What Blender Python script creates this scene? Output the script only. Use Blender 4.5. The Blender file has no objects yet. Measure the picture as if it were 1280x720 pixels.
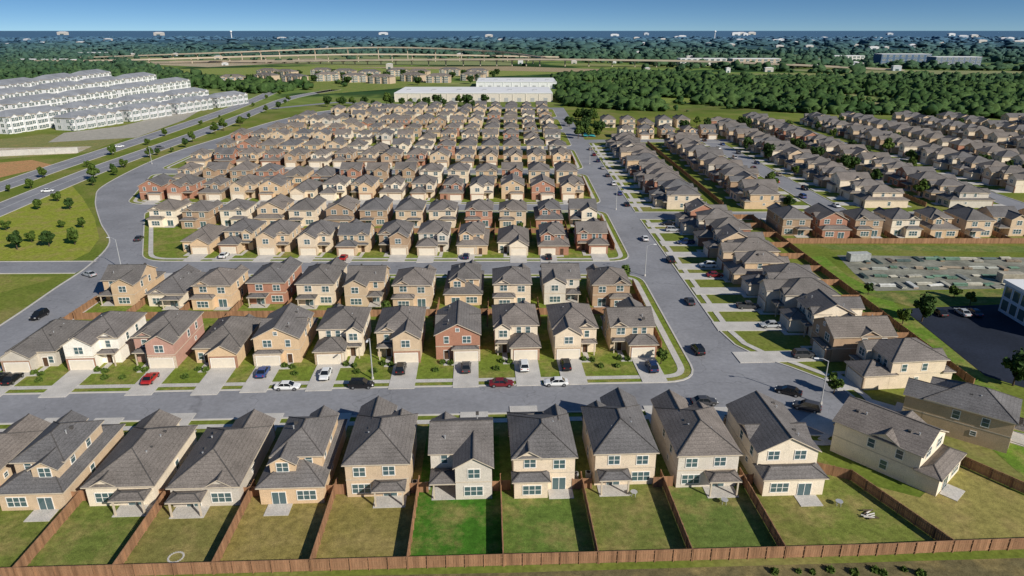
import bpy, bmesh, math, random
import numpy as np
from mathutils import Vector
R=math.radians
rnd=random.Random(11); nr=np.random.RandomState(5)
scene=bpy.context.scene; col=scene.collection
H=62.0; F=853.333; TH=R(20.7); sT=math.sin(TH); cT=math.cos(TH)
def P(x,y,z=0):
    v=(y-360)/F; u=(x-640)/F; t=(H-z)/(sT+cT*v)
    return (u*t,(cT-sT*v)*t)
ORD='first second third fourth fifth sixth seventh eighth ninth tenth eleventh twelfth thirteenth fourteenth fifteenth sixteenth seventeenth eighteenth nineteenth twentieth'.split()
def od(i):
    if i<20: return ORD[i]
    n=i+1
    return f"{n}{ {1:'st',2:'nd',3:'rd'}.get(n%10,'th') if n%100 not in (11,12,13) else 'th'}"

# ------------------------------------------------------------ materials
def newmat(name):
    m=bpy.data.materials.new(name); m.use_nodes=True
    nt=m.node_tree; b=nt.nodes['Principled BSDF']
    return m,nt,b
def N(nt,t,**k):
    n=nt.nodes.new(t)
    for a,v in k.items(): setattr(n,a,v)
    return n
def noise(nt,vec,scale,detail=4,rough=.55):
    n=N(nt,'ShaderNodeTexNoise'); n.inputs['Scale'].default_value=scale
    n.inputs['Detail'].default_value=detail; n.inputs['Roughness'].default_value=rough
    nt.links.new(vec,n.inputs['Vector']); return n.outputs['Fac']
def ramp(nt,fac,stops,interp='LINEAR'):
    r=N(nt,'ShaderNodeValToRGB'); r.color_ramp.interpolation=interp
    e=r.color_ramp.elements
    while len(e)<len(stops): e.new(.5)
    for i,(p,c) in enumerate(stops):
        e[i].position=p; e[i].color=(c[0],c[1],c[2],1) if not isinstance(c,(int,float)) else (c,c,c,1)
    nt.links.new(fac,r.inputs['Fac']); return r.outputs['Color']
def mix(nt,a,b,fac=1.0,mode='MULTIPLY'):
    m=N(nt,'ShaderNodeMix',data_type='RGBA',blend_type=mode)
    for s,v in ((m.inputs[6],a),(m.inputs[7],b)):
        if isinstance(v,tuple): s.default_value=(*v,1)
        else: nt.links.new(v,s)
    if isinstance(fac,(int,float)): m.inputs[0].default_value=fac
    else: nt.links.new(fac,m.inputs[0])
    return m.outputs[2]
def pos(nt,scale=None):
    g=N(nt,'ShaderNodeNewGeometry').outputs['Position']
    if scale:
        mp=N(nt,'ShaderNodeMapping'); mp.inputs['Scale'].default_value=scale
        nt.links.new(g,mp.inputs['Vector']); return mp.outputs['Vector']
    return g
def maprange(nt,val,a,b,c=0,d=1):
    m=N(nt,'ShaderNodeMapRange'); m.inputs[1].default_value=a; m.inputs[2].default_value=b
    m.inputs[3].default_value=c; m.inputs[4].default_value=d
    nt.links.new(val,m.inputs[0]); return m.outputs[0]
def plain(name,c,rough=.7,var=.12,scale=1.5,spec=.3,metal=0,obj=False,fine=None,fs=(1,1,1)):
    m,nt,b=newmat(name); p=pos(nt,fs)
    k=ramp(nt,noise(nt,p,scale,5),[(.3,1-var),(.7,1+var)])
    if obj: base=N(nt,'ShaderNodeObjectInfo').outputs['Color']
    else: base=c
    o=mix(nt,k,base)
    if fine: o=mix(nt,o,ramp(nt,noise(nt,p,fine,2),[(.3,.82),(.7,1.15)]))
    nt.links.new(o,b.inputs['Base Color'])
    b.inputs['Roughness'].default_value=rough; b.inputs['Metallic'].default_value=metal
    b.inputs['Specular IOR Level'].default_value=spec
    return m
MT={}
MT['wall']=plain('painted_siding',None,.85,.08,.7,.15,obj=True,fine=9)
MT['trim']=plain('trim_paint',(.57,.48,.37),.7)
MT['garage']=plain('garage_door_paint',(.74,.66,.54),.6,.05)
MT['door']=plain('door_paint',(.09,.05,.03),.5)
MT['frame']=plain('window_frame_paint',(.82,.78,.72),.5,.04)
MT['concrete']=plain('concrete',(.53,.50,.46),.85,.12,.4,.2,fine=6)
MT['kerb']=plain('kerb_concrete',(.53,.50,.46),.85,.1,.5,.2)
MT['wood']=plain('cedar_boards',(.31,.17,.095),.85,.35,1.4,.15,fs=(1,1,.08),fine=14)
MT['tyre']=plain('tyre_rubber',(.015,.015,.015),.9)
MT['rim']=plain('alloy_rim',(.45,.45,.46),.35,.05,metal=.8)
MT['paint']=plain('car_paint',None,.25,.02,1,.6,obj=True)
MT['lampr']=plain('tail_lamp_plastic',(.35,.02,.02),.3)
MT['lampw']=plain('head_lamp_plastic',(.7,.7,.68),.15)
MT['metal']=plain('galvanised_metal',(.5,.5,.5),.45,.06,2,metal=.3)
MT['bark']=plain('bark',(.09,.065,.045),.95,.3,6)
MT['white']=plain('white_cladding',(.78,.77,.76),.7,.05,.05)
MT['paleroof']=plain('pale_grey_shingles',(.26,.27,.29),.9,.2,.1,.15,fine=3)
MT['plainobj']=plain('painted_surface',None,.75,.15,.3,.2,obj=True,fine=1.4)
MT['yard']=plain('packed_yard_ground',(.24,.235,.19),.95,.35,.16,.1,fine=1.2)
MT['mulch']=plain('brown_mulch',(.16,.09,.05),.95,.3,1.2,.1,fine=6)
MT['beige_concrete']=plain('bridge_concrete',(.48,.40,.31),.85,.12,.05)
m,nt,b=newmat('window_glass'); b.inputs['Base Color'].default_value=(.07,.12,.13,1); b.inputs['Roughness'].default_value=.08
b.inputs['Specular IOR Level'].default_value=.9; MT['glass']=m
m,nt,b=newmat('car_glass'); b.inputs['Base Color'].default_value=(.012,.015,.018,1); b.inputs['Roughness'].default_value=.06; MT['cglass']=m
def shingle(name,stops,kk=1):
    m,nt,b=newmat(name); p=pos(nt)
    oi=N(nt,'ShaderNodeObjectInfo').outputs['Random']
    base=ramp(nt,oi,stops)
    o=mix(nt,base,ramp(nt,noise(nt,p,.3,5),[(.3,.82),(.7,1.18)]))
    o=mix(nt,o,ramp(nt,noise(nt,p,5,4,.75),[(.3,.55),(.72,1.45)]))
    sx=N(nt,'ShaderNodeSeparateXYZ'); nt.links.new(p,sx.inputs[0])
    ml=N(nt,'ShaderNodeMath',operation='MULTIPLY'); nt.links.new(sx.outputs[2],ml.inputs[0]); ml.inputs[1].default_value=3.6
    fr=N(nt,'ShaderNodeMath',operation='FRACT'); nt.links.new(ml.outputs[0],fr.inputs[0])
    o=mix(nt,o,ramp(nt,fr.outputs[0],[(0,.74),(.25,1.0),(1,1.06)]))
    nt.links.new(o,b.inputs['Base Color']); b.inputs['Roughness'].default_value=.92; b.inputs['Specular IOR Level'].default_value=.15
    return m
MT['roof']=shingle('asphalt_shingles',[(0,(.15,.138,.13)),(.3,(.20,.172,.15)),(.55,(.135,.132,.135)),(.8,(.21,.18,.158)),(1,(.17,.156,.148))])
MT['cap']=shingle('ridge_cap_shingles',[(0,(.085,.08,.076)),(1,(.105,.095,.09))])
m,nt,b=newmat('masonry_veneer'); p=pos(nt)
oi=N(nt,'ShaderNodeObjectInfo').outputs['Random']
base=ramp(nt,oi,[(0,(.34,.18,.12)),(.3,(.48,.36,.25)),(.5,(.38,.24,.165)),(.75,(.58,.48,.37))],'CONSTANT')
o=mix(nt,base,ramp(nt,noise(nt,p,5,3,.7),[(.3,.7),(.7,1.3)]))
nt.links.new(o,b.inputs['Base Color']); b.inputs['Roughness'].default_value=.9; MT['veneer']=m
m,nt,b=newmat('road_asphalt'); p=pos(nt)
o=mix(nt,(.25,.25,.265),ramp(nt,noise(nt,p,.06,6,.6),[(.3,.82),(.7,1.18)]))
o=mix(nt,o,ramp(nt,noise(nt,p,1.1,5,.7),[(.3,.87),(.7,1.13)]))
w=N(nt,'ShaderNodeTexVoronoi',feature='DISTANCE_TO_EDGE'); w.inputs['Scale'].default_value=.06
dn=N(nt,'ShaderNodeTexNoise'); dn.inputs['Scale'].default_value=.3; nt.links.new(p,dn.inputs['Vector'])
ad=N(nt,'ShaderNodeVectorMath',operation='MULTIPLY_ADD'); nt.links.new(dn.outputs['Color'],ad.inputs[0]); ad.inputs[1].default_value=(6,6,0); nt.links.new(p,ad.inputs[2])
nt.links.new(ad.outputs[0],w.inputs['Vector'])
o=mix(nt,o,ramp(nt,w.outputs['Distance'],[(0,.75),(.008,1)]))
nt.links.new(o,b.inputs['Base Color']); b.inputs['Roughness'].default_value=.9; b.inputs['Specular IOR Level'].default_value=.2; MT['asphalt']=m
MT['newasphalt_shade']=plain('shaded_fresh_asphalt',(.02,.026,.042),.9,.25,.1,.2,fine=2)  # fresh asphalt, base colour darkened further to stand for deep shadow
m,nt,b=newmat('mown_grass'); p=pos(nt)
oc=N(nt,'ShaderNodeObjectInfo').outputs['Color']
dry=mix(nt,oc,(.35,.265,.105),ramp(nt,noise(nt,p,.16,7,.68),[(.47,0.0),(.68,.75)]),'MIX')
o=mix(nt,dry,ramp(nt,noise(nt,p,.9,6,.72),[(.3,.6),(.7,1.35)]))
o=mix(nt,o,ramp(nt,noise(nt,p,9,2),[(.3,.68),(.7,1.3)]))
nt.links.new(o,b.inputs['Base Color']); b.inputs['Roughness'].default_value=.95; b.inputs['Specular IOR Level'].default_value=.1; MT['lawn']=m
HAZE=(.07,.15,.25)  # aerial haze, blended by distance into ground and woodland base colours
def foliage(name,a,c,haze=False):
    m,nt,b=newmat(name); p=pos(nt)
    o=ramp(nt,noise(nt,p,.9 if not haze else .03,4,.7),[(.3,a),(.7,c)])
    o=mix(nt,o,ramp(nt,noise(nt,p,4 if not haze else .9,3,.7),[(.3,.5),(.7,1.45)]))
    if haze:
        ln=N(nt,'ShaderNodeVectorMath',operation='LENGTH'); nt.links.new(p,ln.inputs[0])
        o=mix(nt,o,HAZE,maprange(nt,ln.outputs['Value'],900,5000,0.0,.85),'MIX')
    nt.links.new(o,b.inputs['Base Color']); b.inputs['Roughness'].default_value=.8; b.inputs['Specular IOR Level'].default_value=.15
    return m
MT['leaf']=foliage('tree_leaves',(.04,.075,.012),(.11,.16,.03))
MT['leafd']=foliage('dark_tree_leaves',(.022,.05,.012),(.06,.105,.025))
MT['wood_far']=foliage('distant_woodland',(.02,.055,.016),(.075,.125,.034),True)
m,nt,b=newmat('ground_grass_and_land'); p=pos(nt)
near=ramp(nt,noise(nt,p,.045,6,.6),[(.3,(.12,.17,.025)),(.5,(.17,.20,.038)),(.7,(.28,.235,.09))])
near=mix(nt,near,ramp(nt,noise(nt,p,1.2,5,.7),[(.3,.65),(.7,1.3)]))
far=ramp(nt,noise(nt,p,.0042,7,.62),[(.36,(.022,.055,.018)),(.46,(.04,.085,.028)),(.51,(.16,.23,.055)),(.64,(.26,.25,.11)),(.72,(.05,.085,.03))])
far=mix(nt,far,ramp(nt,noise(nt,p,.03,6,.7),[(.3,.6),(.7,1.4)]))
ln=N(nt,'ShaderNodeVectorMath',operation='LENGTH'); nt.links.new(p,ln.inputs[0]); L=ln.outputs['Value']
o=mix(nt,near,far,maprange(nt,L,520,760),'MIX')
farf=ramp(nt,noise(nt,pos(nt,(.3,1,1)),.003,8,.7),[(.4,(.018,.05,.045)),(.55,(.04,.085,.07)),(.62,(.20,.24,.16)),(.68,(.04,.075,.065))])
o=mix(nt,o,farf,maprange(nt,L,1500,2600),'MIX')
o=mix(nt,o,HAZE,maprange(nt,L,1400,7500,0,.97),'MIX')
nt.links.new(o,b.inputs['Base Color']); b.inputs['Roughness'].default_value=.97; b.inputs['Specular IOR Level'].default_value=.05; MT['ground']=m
MT['line']=plain('road_marking_paint',(.6,.6,.58),.7)

# ------------------------------------------------------------ mesh builder
class MB:
    def __init__(s): s.v=[]; s.f=[]; s.m=[]
    def face(s,pts,m):
        i=len(s.v); s.v+= [tuple(q) for q in pts]; s.f.append(tuple(range(i,i+len(pts)))); s.m.append(m)
    def box(s,x0,x1,y0,y1,z0,z1,m):
        i=len(s.v); s.v+=[(x0,y0,z0),(x1,y0,z0),(x1,y1,z0),(x0,y1,z0),(x0,y0,z1),(x1,y0,z1),(x1,y1,z1),(x0,y1,z1)]
        for q in ((0,3,2,1),(4,5,6,7),(0,1,5,4),(1,2,6,5),(2,3,7,6),(3,0,4,7)): s.f.append(tuple(i+k for k in q)); s.m.append(m)
    def raw(s,vs,fs,ms):
        i=len(s.v); s.v+=vs
        for q,m in zip(fs,ms): s.f.append(tuple(i+k for k in q)); s.m.append(m)
    def tube(s,p0,p1,r0,r1,n,m,caps=True):
        a=Vector(p0); c=Vector(p1); d=(c-a).normalized(); u=d.orthogonal().normalized(); w=d.cross(u)
        i=len(s.v)
        for q,r in ((a,r0),(c,r1)):
            for k in range(n):
                t=2*math.pi*k/n; s.v.append(tuple(q+u*(r*math.cos(t))+w*(r*math.sin(t))))
        for k in range(n): s.f.append((i+k,i+(k+1)%n,i+n+(k+1)%n,i+n+k)); s.m.append(m)
        if caps: s.f.append(tuple(i+k for k in range(n))[::-1]); s.m.append(m); s.f.append(tuple(i+n+k for k in range(n))); s.m.append(m)
    def hip(s,x0,x1,y0,y1,z,sl=.5,oh=.4,th=.16,m='roof',mt='trim',cap=True):
        x0-=oh;x1+=oh;y0-=oh;y1+=oh; w=x1-x0; d=y1-y0; b=z-.04; t=z+th
        if d>=w:
            h=w/2*sl; xm=(x0+x1)/2; r0=(xm,y0+w/2,t+h); r1=(xm,y1-w/2+.001,t+h)
            fs=[(4,5,8),(5,6,9,8),(6,7,9),(7,4,8,9)]; ce=[(4,8),(5,8),(6,9),(7,9),(8,9)]
        else:
            h=d/2*sl; ym=(y0+y1)/2; r0=(x0+d/2,ym,t+h); r1=(x1-d/2,ym,t+h)
            fs=[(4,5,9,8),(5,6,9),(6,7,8,9),(7,4,8)]; ce=[(4,8),(7,8),(5,9),(6,9),(8,9)]
        vs=[(x0,y0,b),(x1,y0,b),(x1,y1,b),(x0,y1,b),(x0,y0,t),(x1,y0,t),(x1,y1,t),(x0,y1,t),r0,r1]
        s.raw(vs,[(0,3,2,1),(0,1,5,4),(1,2,6,5),(2,3,7,6),(3,0,4,7)]+fs,[mt]*5+[m]*4)
        if cap and m=='roof':
            for a,c in ce:
                if math.dist(vs[a],vs[c])>.1: s.tube(vs[a],vs[c],.1,.1,4,'cap',False)
    def gable(s,wl,x0,x1,y0,y1,z,sl=.5,ax='y',oh=.35,th=.16,m='roof'):
        def T(a,bb,c): return (a,bb,c) if ax=='y' else (bb,a,c)
        if ax=='y': a0,a1,b0,b1=x0,x1,y0,y1
        else: a0,a1,b0,b1=y0,y1,x0,x1
        am=(a0+a1)/2; h=(a1-a0)/2*sl; e=z-oh*sl
        sec=[(a0-oh,e),(am,z+h),(a1+oh,e),(a1+oh,e+th),(am,z+h+th),(a0-oh,e+th)]
        vs=[T(a,b0-oh,c) for a,c in sec]+[T(a,b1+oh,c) for a,c in sec]
        s.raw(vs,[(0,1,7,6),(1,2,8,7),(2,3,9,8),(3,4,10,9),(4,5,11,10),(5,0,6,11),(0,1,4,5),(1,2,3,4),(6,7,10,11),(7,8,9,10)],
              ['trim','trim','trim',m,m,'trim','trim','trim','trim','trim'])
        if m=='roof': s.tube(vs[4],vs[10],.1,.1,4,'cap',False)
        g=.02
        vs=[T(a,bb,c) for bb in (b0,b1) for a,c in ((a0,z),(am,z+h-g),(a1,z))]
        wl.raw(vs,[(0,1,2),(3,5,4),(0,3,4,1),(1,4,5,2),(0,2,5,3)],['wall']*5)
    def add(s,o,loc=(0,0,0),rz=0,sc=(1,1,1)):
        c,sn=math.cos(rz),math.sin(rz); i=len(s.v); a,b,d=sc
        s.v+=[(x*a*c-y*b*sn+loc[0],x*a*sn+y*b*c+loc[1],z*d+loc[2]) for x,y,z in o.v]
        s.f+=[tuple(i+k for k in q) for q in o.f]; s.m+=o.m
    def flip(s): s.v=[(-x,y,z) for x,y,z in s.v]; s.f=[q[::-1] for q in s.f]; return s
    def mesh(s,name,fix=True,smooth=False):
        me=bpy.data.meshes.new(name); me.from_pydata(s.v,[],s.f)
        keys=list(dict.fromkeys(s.m))
        for k in keys: me.materials.append(MT[k])
        me.polygons.foreach_set('material_index',[keys.index(k) for k in s.m])
        if fix:
            bm=bmesh.new(); bm.from_mesh(me); bmesh.ops.recalc_face_normals(bm,faces=bm.faces); bm.to_mesh(me); bm.free()
        if smooth: me.polygons.foreach_set('use_smooth',[True]*len(me.polygons))
        me.update(); return me
def ob(name,me,parent=None,loc=(0,0,0),rz=0,color=None):
    o=bpy.data.objects.new(name,me); col.objects.link(o); o.parent=parent; o.location=loc; o.rotation_euler=(0,0,rz)
    if color: o.color=(*color,1)
    return o
def tag(o,label,cat,group=None,kind=None):
    o['label']=label; o['category']=cat
    if group: o['group']=group
    if kind: o['kind']=kind
    return o
def struct(name,mb_or_me,color=None,label=None,loc=(0,0,0),rz=0):
    me=mb_or_me.mesh(name,fix=False) if isinstance(mb_or_me,MB) else mb_or_me
    o=ob(name,me,None,loc,rz,color); o['kind']='structure'
    if label: o['label']=label; o['category']=name.replace('_',' ')
    return o
def spawn(name,label,cat,group,parts,loc,rz,color):
    e=ob(name,None,None,loc,rz); e.empty_display_size=.5; tag(e,label,cat,group)
    for p in parts:
        o=ob(p[0],p[1],e,p[2],p[3],color)
        if len(p)>4 and p[4]:
            for q in p[4]: ob(q[0],q[1],o,q[2],q[3],color)
    return e

# ------------------------------------------------------------ ribbons and outlines
def offs(pts,d,closed=False):
    n=len(pts); out=[]
    for i in range(n):
        a=pts[i-1] if (i>0 or closed) else None; b=pts[(i+1)%n] if (i<n-1 or closed) else None; c=pts[i]
        ns=[]
        if a is not None:
            dx,dy=c[0]-a[0],c[1]-a[1]; l=math.hypot(dx,dy) or 1; ns.append((-dy/l,dx/l))
        if b is not None:
            dx,dy=b[0]-c[0],b[1]-c[1]; l=math.hypot(dx,dy) or 1; ns.append((-dy/l,dx/l))
        nx=sum(q[0] for q in ns); ny=sum(q[1] for q in ns); l=math.hypot(nx,ny) or 1; nx/=l; ny/=l
        k=1/max(.5,nx*ns[0][0]+ny*ns[0][1])
        out.append((c[0]+nx*d*k,c[1]+ny*d*k))
    return out
def ribbon(pts,d0,d1,z0,z1,mt,closed=False,mb=None):
    mb=mb or MB(); A=offs(pts,d0,closed); B=offs(pts,d1,closed); n=len(pts)
    for i in range(n if closed else n-1):
        j=(i+1)%n
        mb.face([(*A[i],z1),(*A[j],z1),(*B[j],z1),(*B[i],z1)],mt)
        if z0<z1-1e-4:
            mb.face([(*A[i],z0),(*A[j],z0),(*A[j],z1),(*A[i],z1)],mt)
            mb.face([(*B[i],z0),(*B[j],z0),(*B[j],z1),(*B[i],z1)],mt)
    return mb
def rpoly(pts,r,n=6):
    out=[]; m=len(pts)
    for i in range(m):
        p=Vector(pts[i]); a=(Vector(pts[i-1])-p); b=(Vector(pts[(i+1)%m])-p)
        rr=min(r,a.length*.45,b.length*.45); A=p+a.normalized()*rr; B=p+b.normalized()*rr
        for k in range(n+1):
            t=k/n; q=A*(1-t)**2+p*2*t*(1-t)+B*t*t; out.append((q.x,q.y))
    return out
def smooth(pts,n=6):
    out=[]
    for i in range(len(pts)-1):
        p0=Vector(pts[max(i-1,0)]);p1=Vector(pts[i]);p2=Vector(pts[i+1]);p3=Vector(pts[min(i+2,len(pts)-1)])
        for k in range(n):
            t=k/n; q=.5*((2*p1)+(p2-p0)*t+(2*p0-5*p1+4*p2-p3)*t*t+(3*p1-p0-3*p2+p3)*t**3); out.append((q.x,q.y))
    out.append(tuple(pts[-1])); return out
def sheet(name,pts,z,mt,color=None,label=None):
    mb=MB(); mb.face([(x,y,z) for x,y in pts],mt); return struct(name,mb,color,label)

# ------------------------------------------------------------ ground
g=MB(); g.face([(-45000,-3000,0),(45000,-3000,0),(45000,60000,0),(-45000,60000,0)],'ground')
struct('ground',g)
L1=smooth([(-150,96),(-112,118),(-108.5,131),(-109,146),(-111,164),(-113,183),(-120,207),(-137,232),(-158,266),(-169,294),(-177,361),(-173,426),(-165,514),(-139,581),(-60,600)])
L1left=offs(L1,6)
kA=lambda x:102.9+.04*x
bulb=[(50+11.5*math.cos(t),107.5+11.5*math.sin(t)) for t in [R(a) for a in range(-128,52,12)]]
kerbS=[(-260,kA(-260)),(-150,kA(-150)),(-60,kA(-60)),(37,kA(37)),(41,102.6)]+bulb+[(54.5,120),(50,124.5),(46.8,130),(45.5,138)]
kerbE=kerbS+[(45.2,180),(44.7,231)]
outer=[(-260,92.5),(-150,kA(-150)),(-60,kA(-60)),(37,kA(37)),(41,102.6)]+bulb+[(54.5,120),(50,124.5),(46.8,130),(45.5,138),(45.2,180),(44.7,231),(44.7,405),(60,408),(60,418),(44,418),(44,600)]+[(-60,606)]+L1left[::-1][1:]
sheet('road',outer,.012,'asphalt')
kb=MB(); ribbon(kerbE,0,-.35,0,.15,'kerb',mb=kb); ribbon([(44.7,243),(44.7,403)],0,-.35,0,.15,'kerb',mb=kb); ribbon(L1left,0,.35,0,.15,'kerb',mb=kb)
struct('kerb',kb)
sw=MB(); ribbon(kerbE,-1.8,-3.1,.09,.09,'concrete',mb=sw); ribbon([(44.7,243),(44.7,403)],-1.8,-3.1,.09,.09,'concrete',mb=sw); struct('sidewalk',sw)
BL=[[(-102,108.8),(35.6,113.9),(35.0,174.6),(-104,174.6)],
    [(-106,185.4),(34.4,185.4),(34.4,244.5),(-135,244.5)],
    [(-147,254),(34.4,254),(34.4,313),(-166,313)],
    [(-168,323),(34.4,323),(34.4,382),(-171,382)],
    [(-169,392),(34.4,392),(34.4,451),(-164,451)],
    [(-163,461),(34.4,461),(34.4,520),(-156,520)],
    [(-152,530),(34.4,530),(34.4,589),(-130,589)]]
for i,b_ in enumerate(BL):
    rp=rpoly(b_,7)
    sheet('lawn',rp,.05,'lawn',(.165,.215,.032))
    k=ribbon(rp,0,.35,0,.15,'kerb',closed=True); struct('kerb',k)
    if i<4: struct('sidewalk',ribbon(rp,1.7,3.0,.1,.1,'concrete',closed=True))
sheet('mulch_bed',[(29.6,128),(31.0,128),(31.3,160),(29.9,160)],.07,'mulch'); sheet('mulch_bed',[(29.6,196),(31.0,196),(31.1,233),(29.8,233)],.07,'mulch')
def road(pts,hw,z,kerb=True):
    struct('road',ribbon(pts,-hw,hw,z,z,'asphalt'))
    if kerb:
        k=MB(); ribbon(pts,hw,hw+.35,0,.15,'kerb',mb=k); ribbon(pts,-hw-.35,-hw,0,.15,'kerb',mb=k); struct('kerb',k)
road([(44.7,237),(320,237)],5,.02)
for x,y1 in ((118,470),(191,500),(261,500),(331,480)):
    road([(x,242.2),(x,y1)],5,.028)
road([(60,413),(160,413)],5,.024)
road([(-119,180.5),(-150,180),(-330,176)],5,.02)
bw1=smooth([P(-60,287),P(0,262),P(60,237),P(130,209),P(200,184),P(270,159),P(325,137),P(365,122),P(420,112)],5)
bw2=smooth([P(-60,252),P(0,234),P(60,213),P(130,190),P(200,167),P(265,145),P(318,125),P(345,112),P(352,104)],5)
road(bw1,6,.03); road(bw2,6,.034)
for bw,z in ((bw1,.042),(bw2,.046)):
    struct('road_marking',ribbon(bw,-.12,.12,z,z,'line'))
road([P(325,137),P(420,128),P(500,131)],4.5,.038,False)
def patch(name,px,z,c,mt='lawn'):
    sheet(name,[P(*q) for q in px],z,mt,c)
patch('lawn',[(-150,325),(90,326),(112,315),(124,298),(118,272),(103,247),(90,232),(40,253),(-150,318)],.016,(.26,.29,.038))
patch('lawn',[(-150,372),(0,366),(55,352),(70,346),(-150,345)],.016,(.21,.23,.045))
patch('dirt',[(-60,236),(30,215),(70,207),(40,200),(-60,208)],.016,(.48,.26,.12))
patch('field',[(-60,204),(110,190),(160,172),(60,168),(-60,180)],.014,(.22,.23,.08))
patch('dirt',[(-60,197),(95,192),(115,183),(-60,186)],.02,(.54,.47,.37))
patch('packed_ground',[(60,178),(170,172),(230,150),(250,138),(215,142),(150,158),(80,166)],.018,(.40,.37,.31),'plainobj')
EXC=[]
def field(px,z,c):
    patch('field',px,z,c); EXC.append([P(*q) for q in px])
field([(230,98),(500,92),(560,104),(480,112),(400,118),(380,110)],.03,(.17,.23,.05))
field([(150,88),(420,82),(640,86),(700,92),(560,98),(330,96)],.05,(.22,.28,.07))
field([(120,72),(420,70),(640,74),(640,82),(300,80)],.08,(.22,.27,.12))
patch('dirt',[(130,78),(260,84),(420,76),(400,73)],.12,(.45,.38,.27))
patch('dirt',[(430,84),(640,83),(800,88),(700,90)],.1,(.38,.30,.19))
field([(770,121),(850,122),(900,126),(860,130),(790,128)],.05,(.19,.26,.05))
field([(830,95),(1000,91),(1130,97),(1010,100),(900,99)],.05,(.22,.26,.10))
field([(940,86),(1280,89),(1300,94),(1100,93)],.055,(.24,.27,.13))
field([(1000,128),(1080,126),(1170,134),(1120,138),(1030,134)],.05,(.24,.24,.11))
field([(1180,104),(1300,103),(1300,108),(1220,109)],.05,(.18,.22,.08))
field([(860,108),(960,106),(1010,110),(930,113)],.05,(.18,.24,.06))
field([(700,103),(770,101),(800,106),(740,109)],.05,(.2,.25,.08))
patch('packed_ground',[(1046,319),(1282,322),(1282,360),(1093,364),(1068,342)],.02,None,'yard')
patch('lawn',[(1005,322),(1030,320),(1060,345),(1110,372),(1230,470),(1330,560),(1330,640),(1215,540),(1090,425)],.024,(.135,.225,.028))
patch('lawn',[(1075,366),(1290,362),(1290,376),(1140,384)],.032,(.11,.16,.035))
patch('car_park',[(1128,386),(1330,377),(1330,500),(1232,470)],.04,None,'newasphalt_shade')
patch('lawn',[(1040,312),(1300,316),(1300,308),(1020,306)],.028,(.14,.19,.045))
patch('field',[(1195,580),(1290,625),(1310,684),(1190,682),(1075,603),(1150,622)],.02,(.28,.245,.075))
patch('dirt',[(-80,745),(-80,730),(640,716),(1330,696),(1330,745)],.014,(.15,.125,.06))
pool=MB()
for (x0,x1,y0,y1) in ((45,52,430,438),(46,51,441,446)): pool.box(x0,x1,y0,y1,.02,.12,'plainobj')
struct('water',pool,(.06,.42,.42))

# ------------------------------------------------------------ houses
WS={'A':(1.7,1.45,2),'B':(.95,1.45,1),'C':(2.7,1.5,3),'D':(.7,.7,1)}
WM={}
for k,(w,h,n) in WS.items():
    f=MB(); t=.11
    f.box(-w/2-t,w/2+t,-.08,.02,-h/2-t,-h/2,'frame'); f.box(-w/2-t,w/2+t,-.08,.02,h/2,h/2+t,'frame')
    f.box(-w/2-t,-w/2,-.075,.02,-h/2,h/2,'frame'); f.box(w/2,w/2+t,-.075,.02,-h/2,h/2,'frame')
    for i in range(1,n): x=-w/2+w*i/n; f.box(x-.05,x+.05,-.07,.02,-h/2,h/2,'frame')
    f.box(-w/2,w/2,-.065,.02,-.03,.03,'frame')
    p=MB(); p.box(-w/2,w/2,-.035,.015,-h/2,h/2,'glass')
    both=MB(); both.add(f); both.add(p)
    WM[k]=(f.mesh('window_frame'),p.mesh('window_pane'),both.mesh('window_whole'),both)
GD=MB(); GD.box(-2.35,2.35,-.05,.02,0,2.2,'garage')
for i in range(4): GD.box(-2.35,2.35,-.07,-.05,.05+i*.55,.52+i*.55,'garage')
GF=MB(); GF.box(-2.5,-2.35,-.09,.02,0,2.35,'frame'); GF.box(2.35,2.5,-.09,.02,0,2.35,'frame'); GF.box(-2.35,2.35,-.09,.02,2.2,2.35,'frame')
DR=MB(); DR.box(-.5,.5,-.06,.02,0,2.1,'door'); DF=MB(); DF.box(-.6,-.5,-.09,.02,0,2.2,'frame'); DF.box(.5,.6,-.09,.02,0,2.2,'frame'); DF.box(-.5,.5,-.09,.02,2.1,2.2,'frame')
PD=MB(); PD.box(-1,1,-.05,.02,.05,2.1,'glass'); PD.box(-1.08,-1,-.08,.02,0,2.2,'frame');PD.box(1,1.08,-.08,.02,0,2.2,'frame');PD.box(-.04,.04,-.08,.02,.05,2.1,'frame');PD.box(-1,1,-.08,.02,2.1,2.2,'frame')
PO=MB(); PO.box(-.11,.11,-.11,.11,0,2.62,'trim')
VT=MB(); VT.tube((0,0,-.5),(0,0,.35),.09,.09,6,'metal'); VT.tube((0,0,.35),(0,0,.42),.14,.14,6,'metal')
VB=MB(); VB.box(-.25,.25,-.2,.2,-.35,.16,'cap')
SIM={k:v.mesh(k) for k,v in dict(garage_door=GD,garage_frame=GF,front_door=DR,door_frame=DF,patio_door=PD,porch_post=PO,roof_vent=VT,vent_box=VB).items()}
ROT={'f':0,'r':R(90),'b':R(180),'l':R(-90)}
E=5.7; S=3.0
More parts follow.
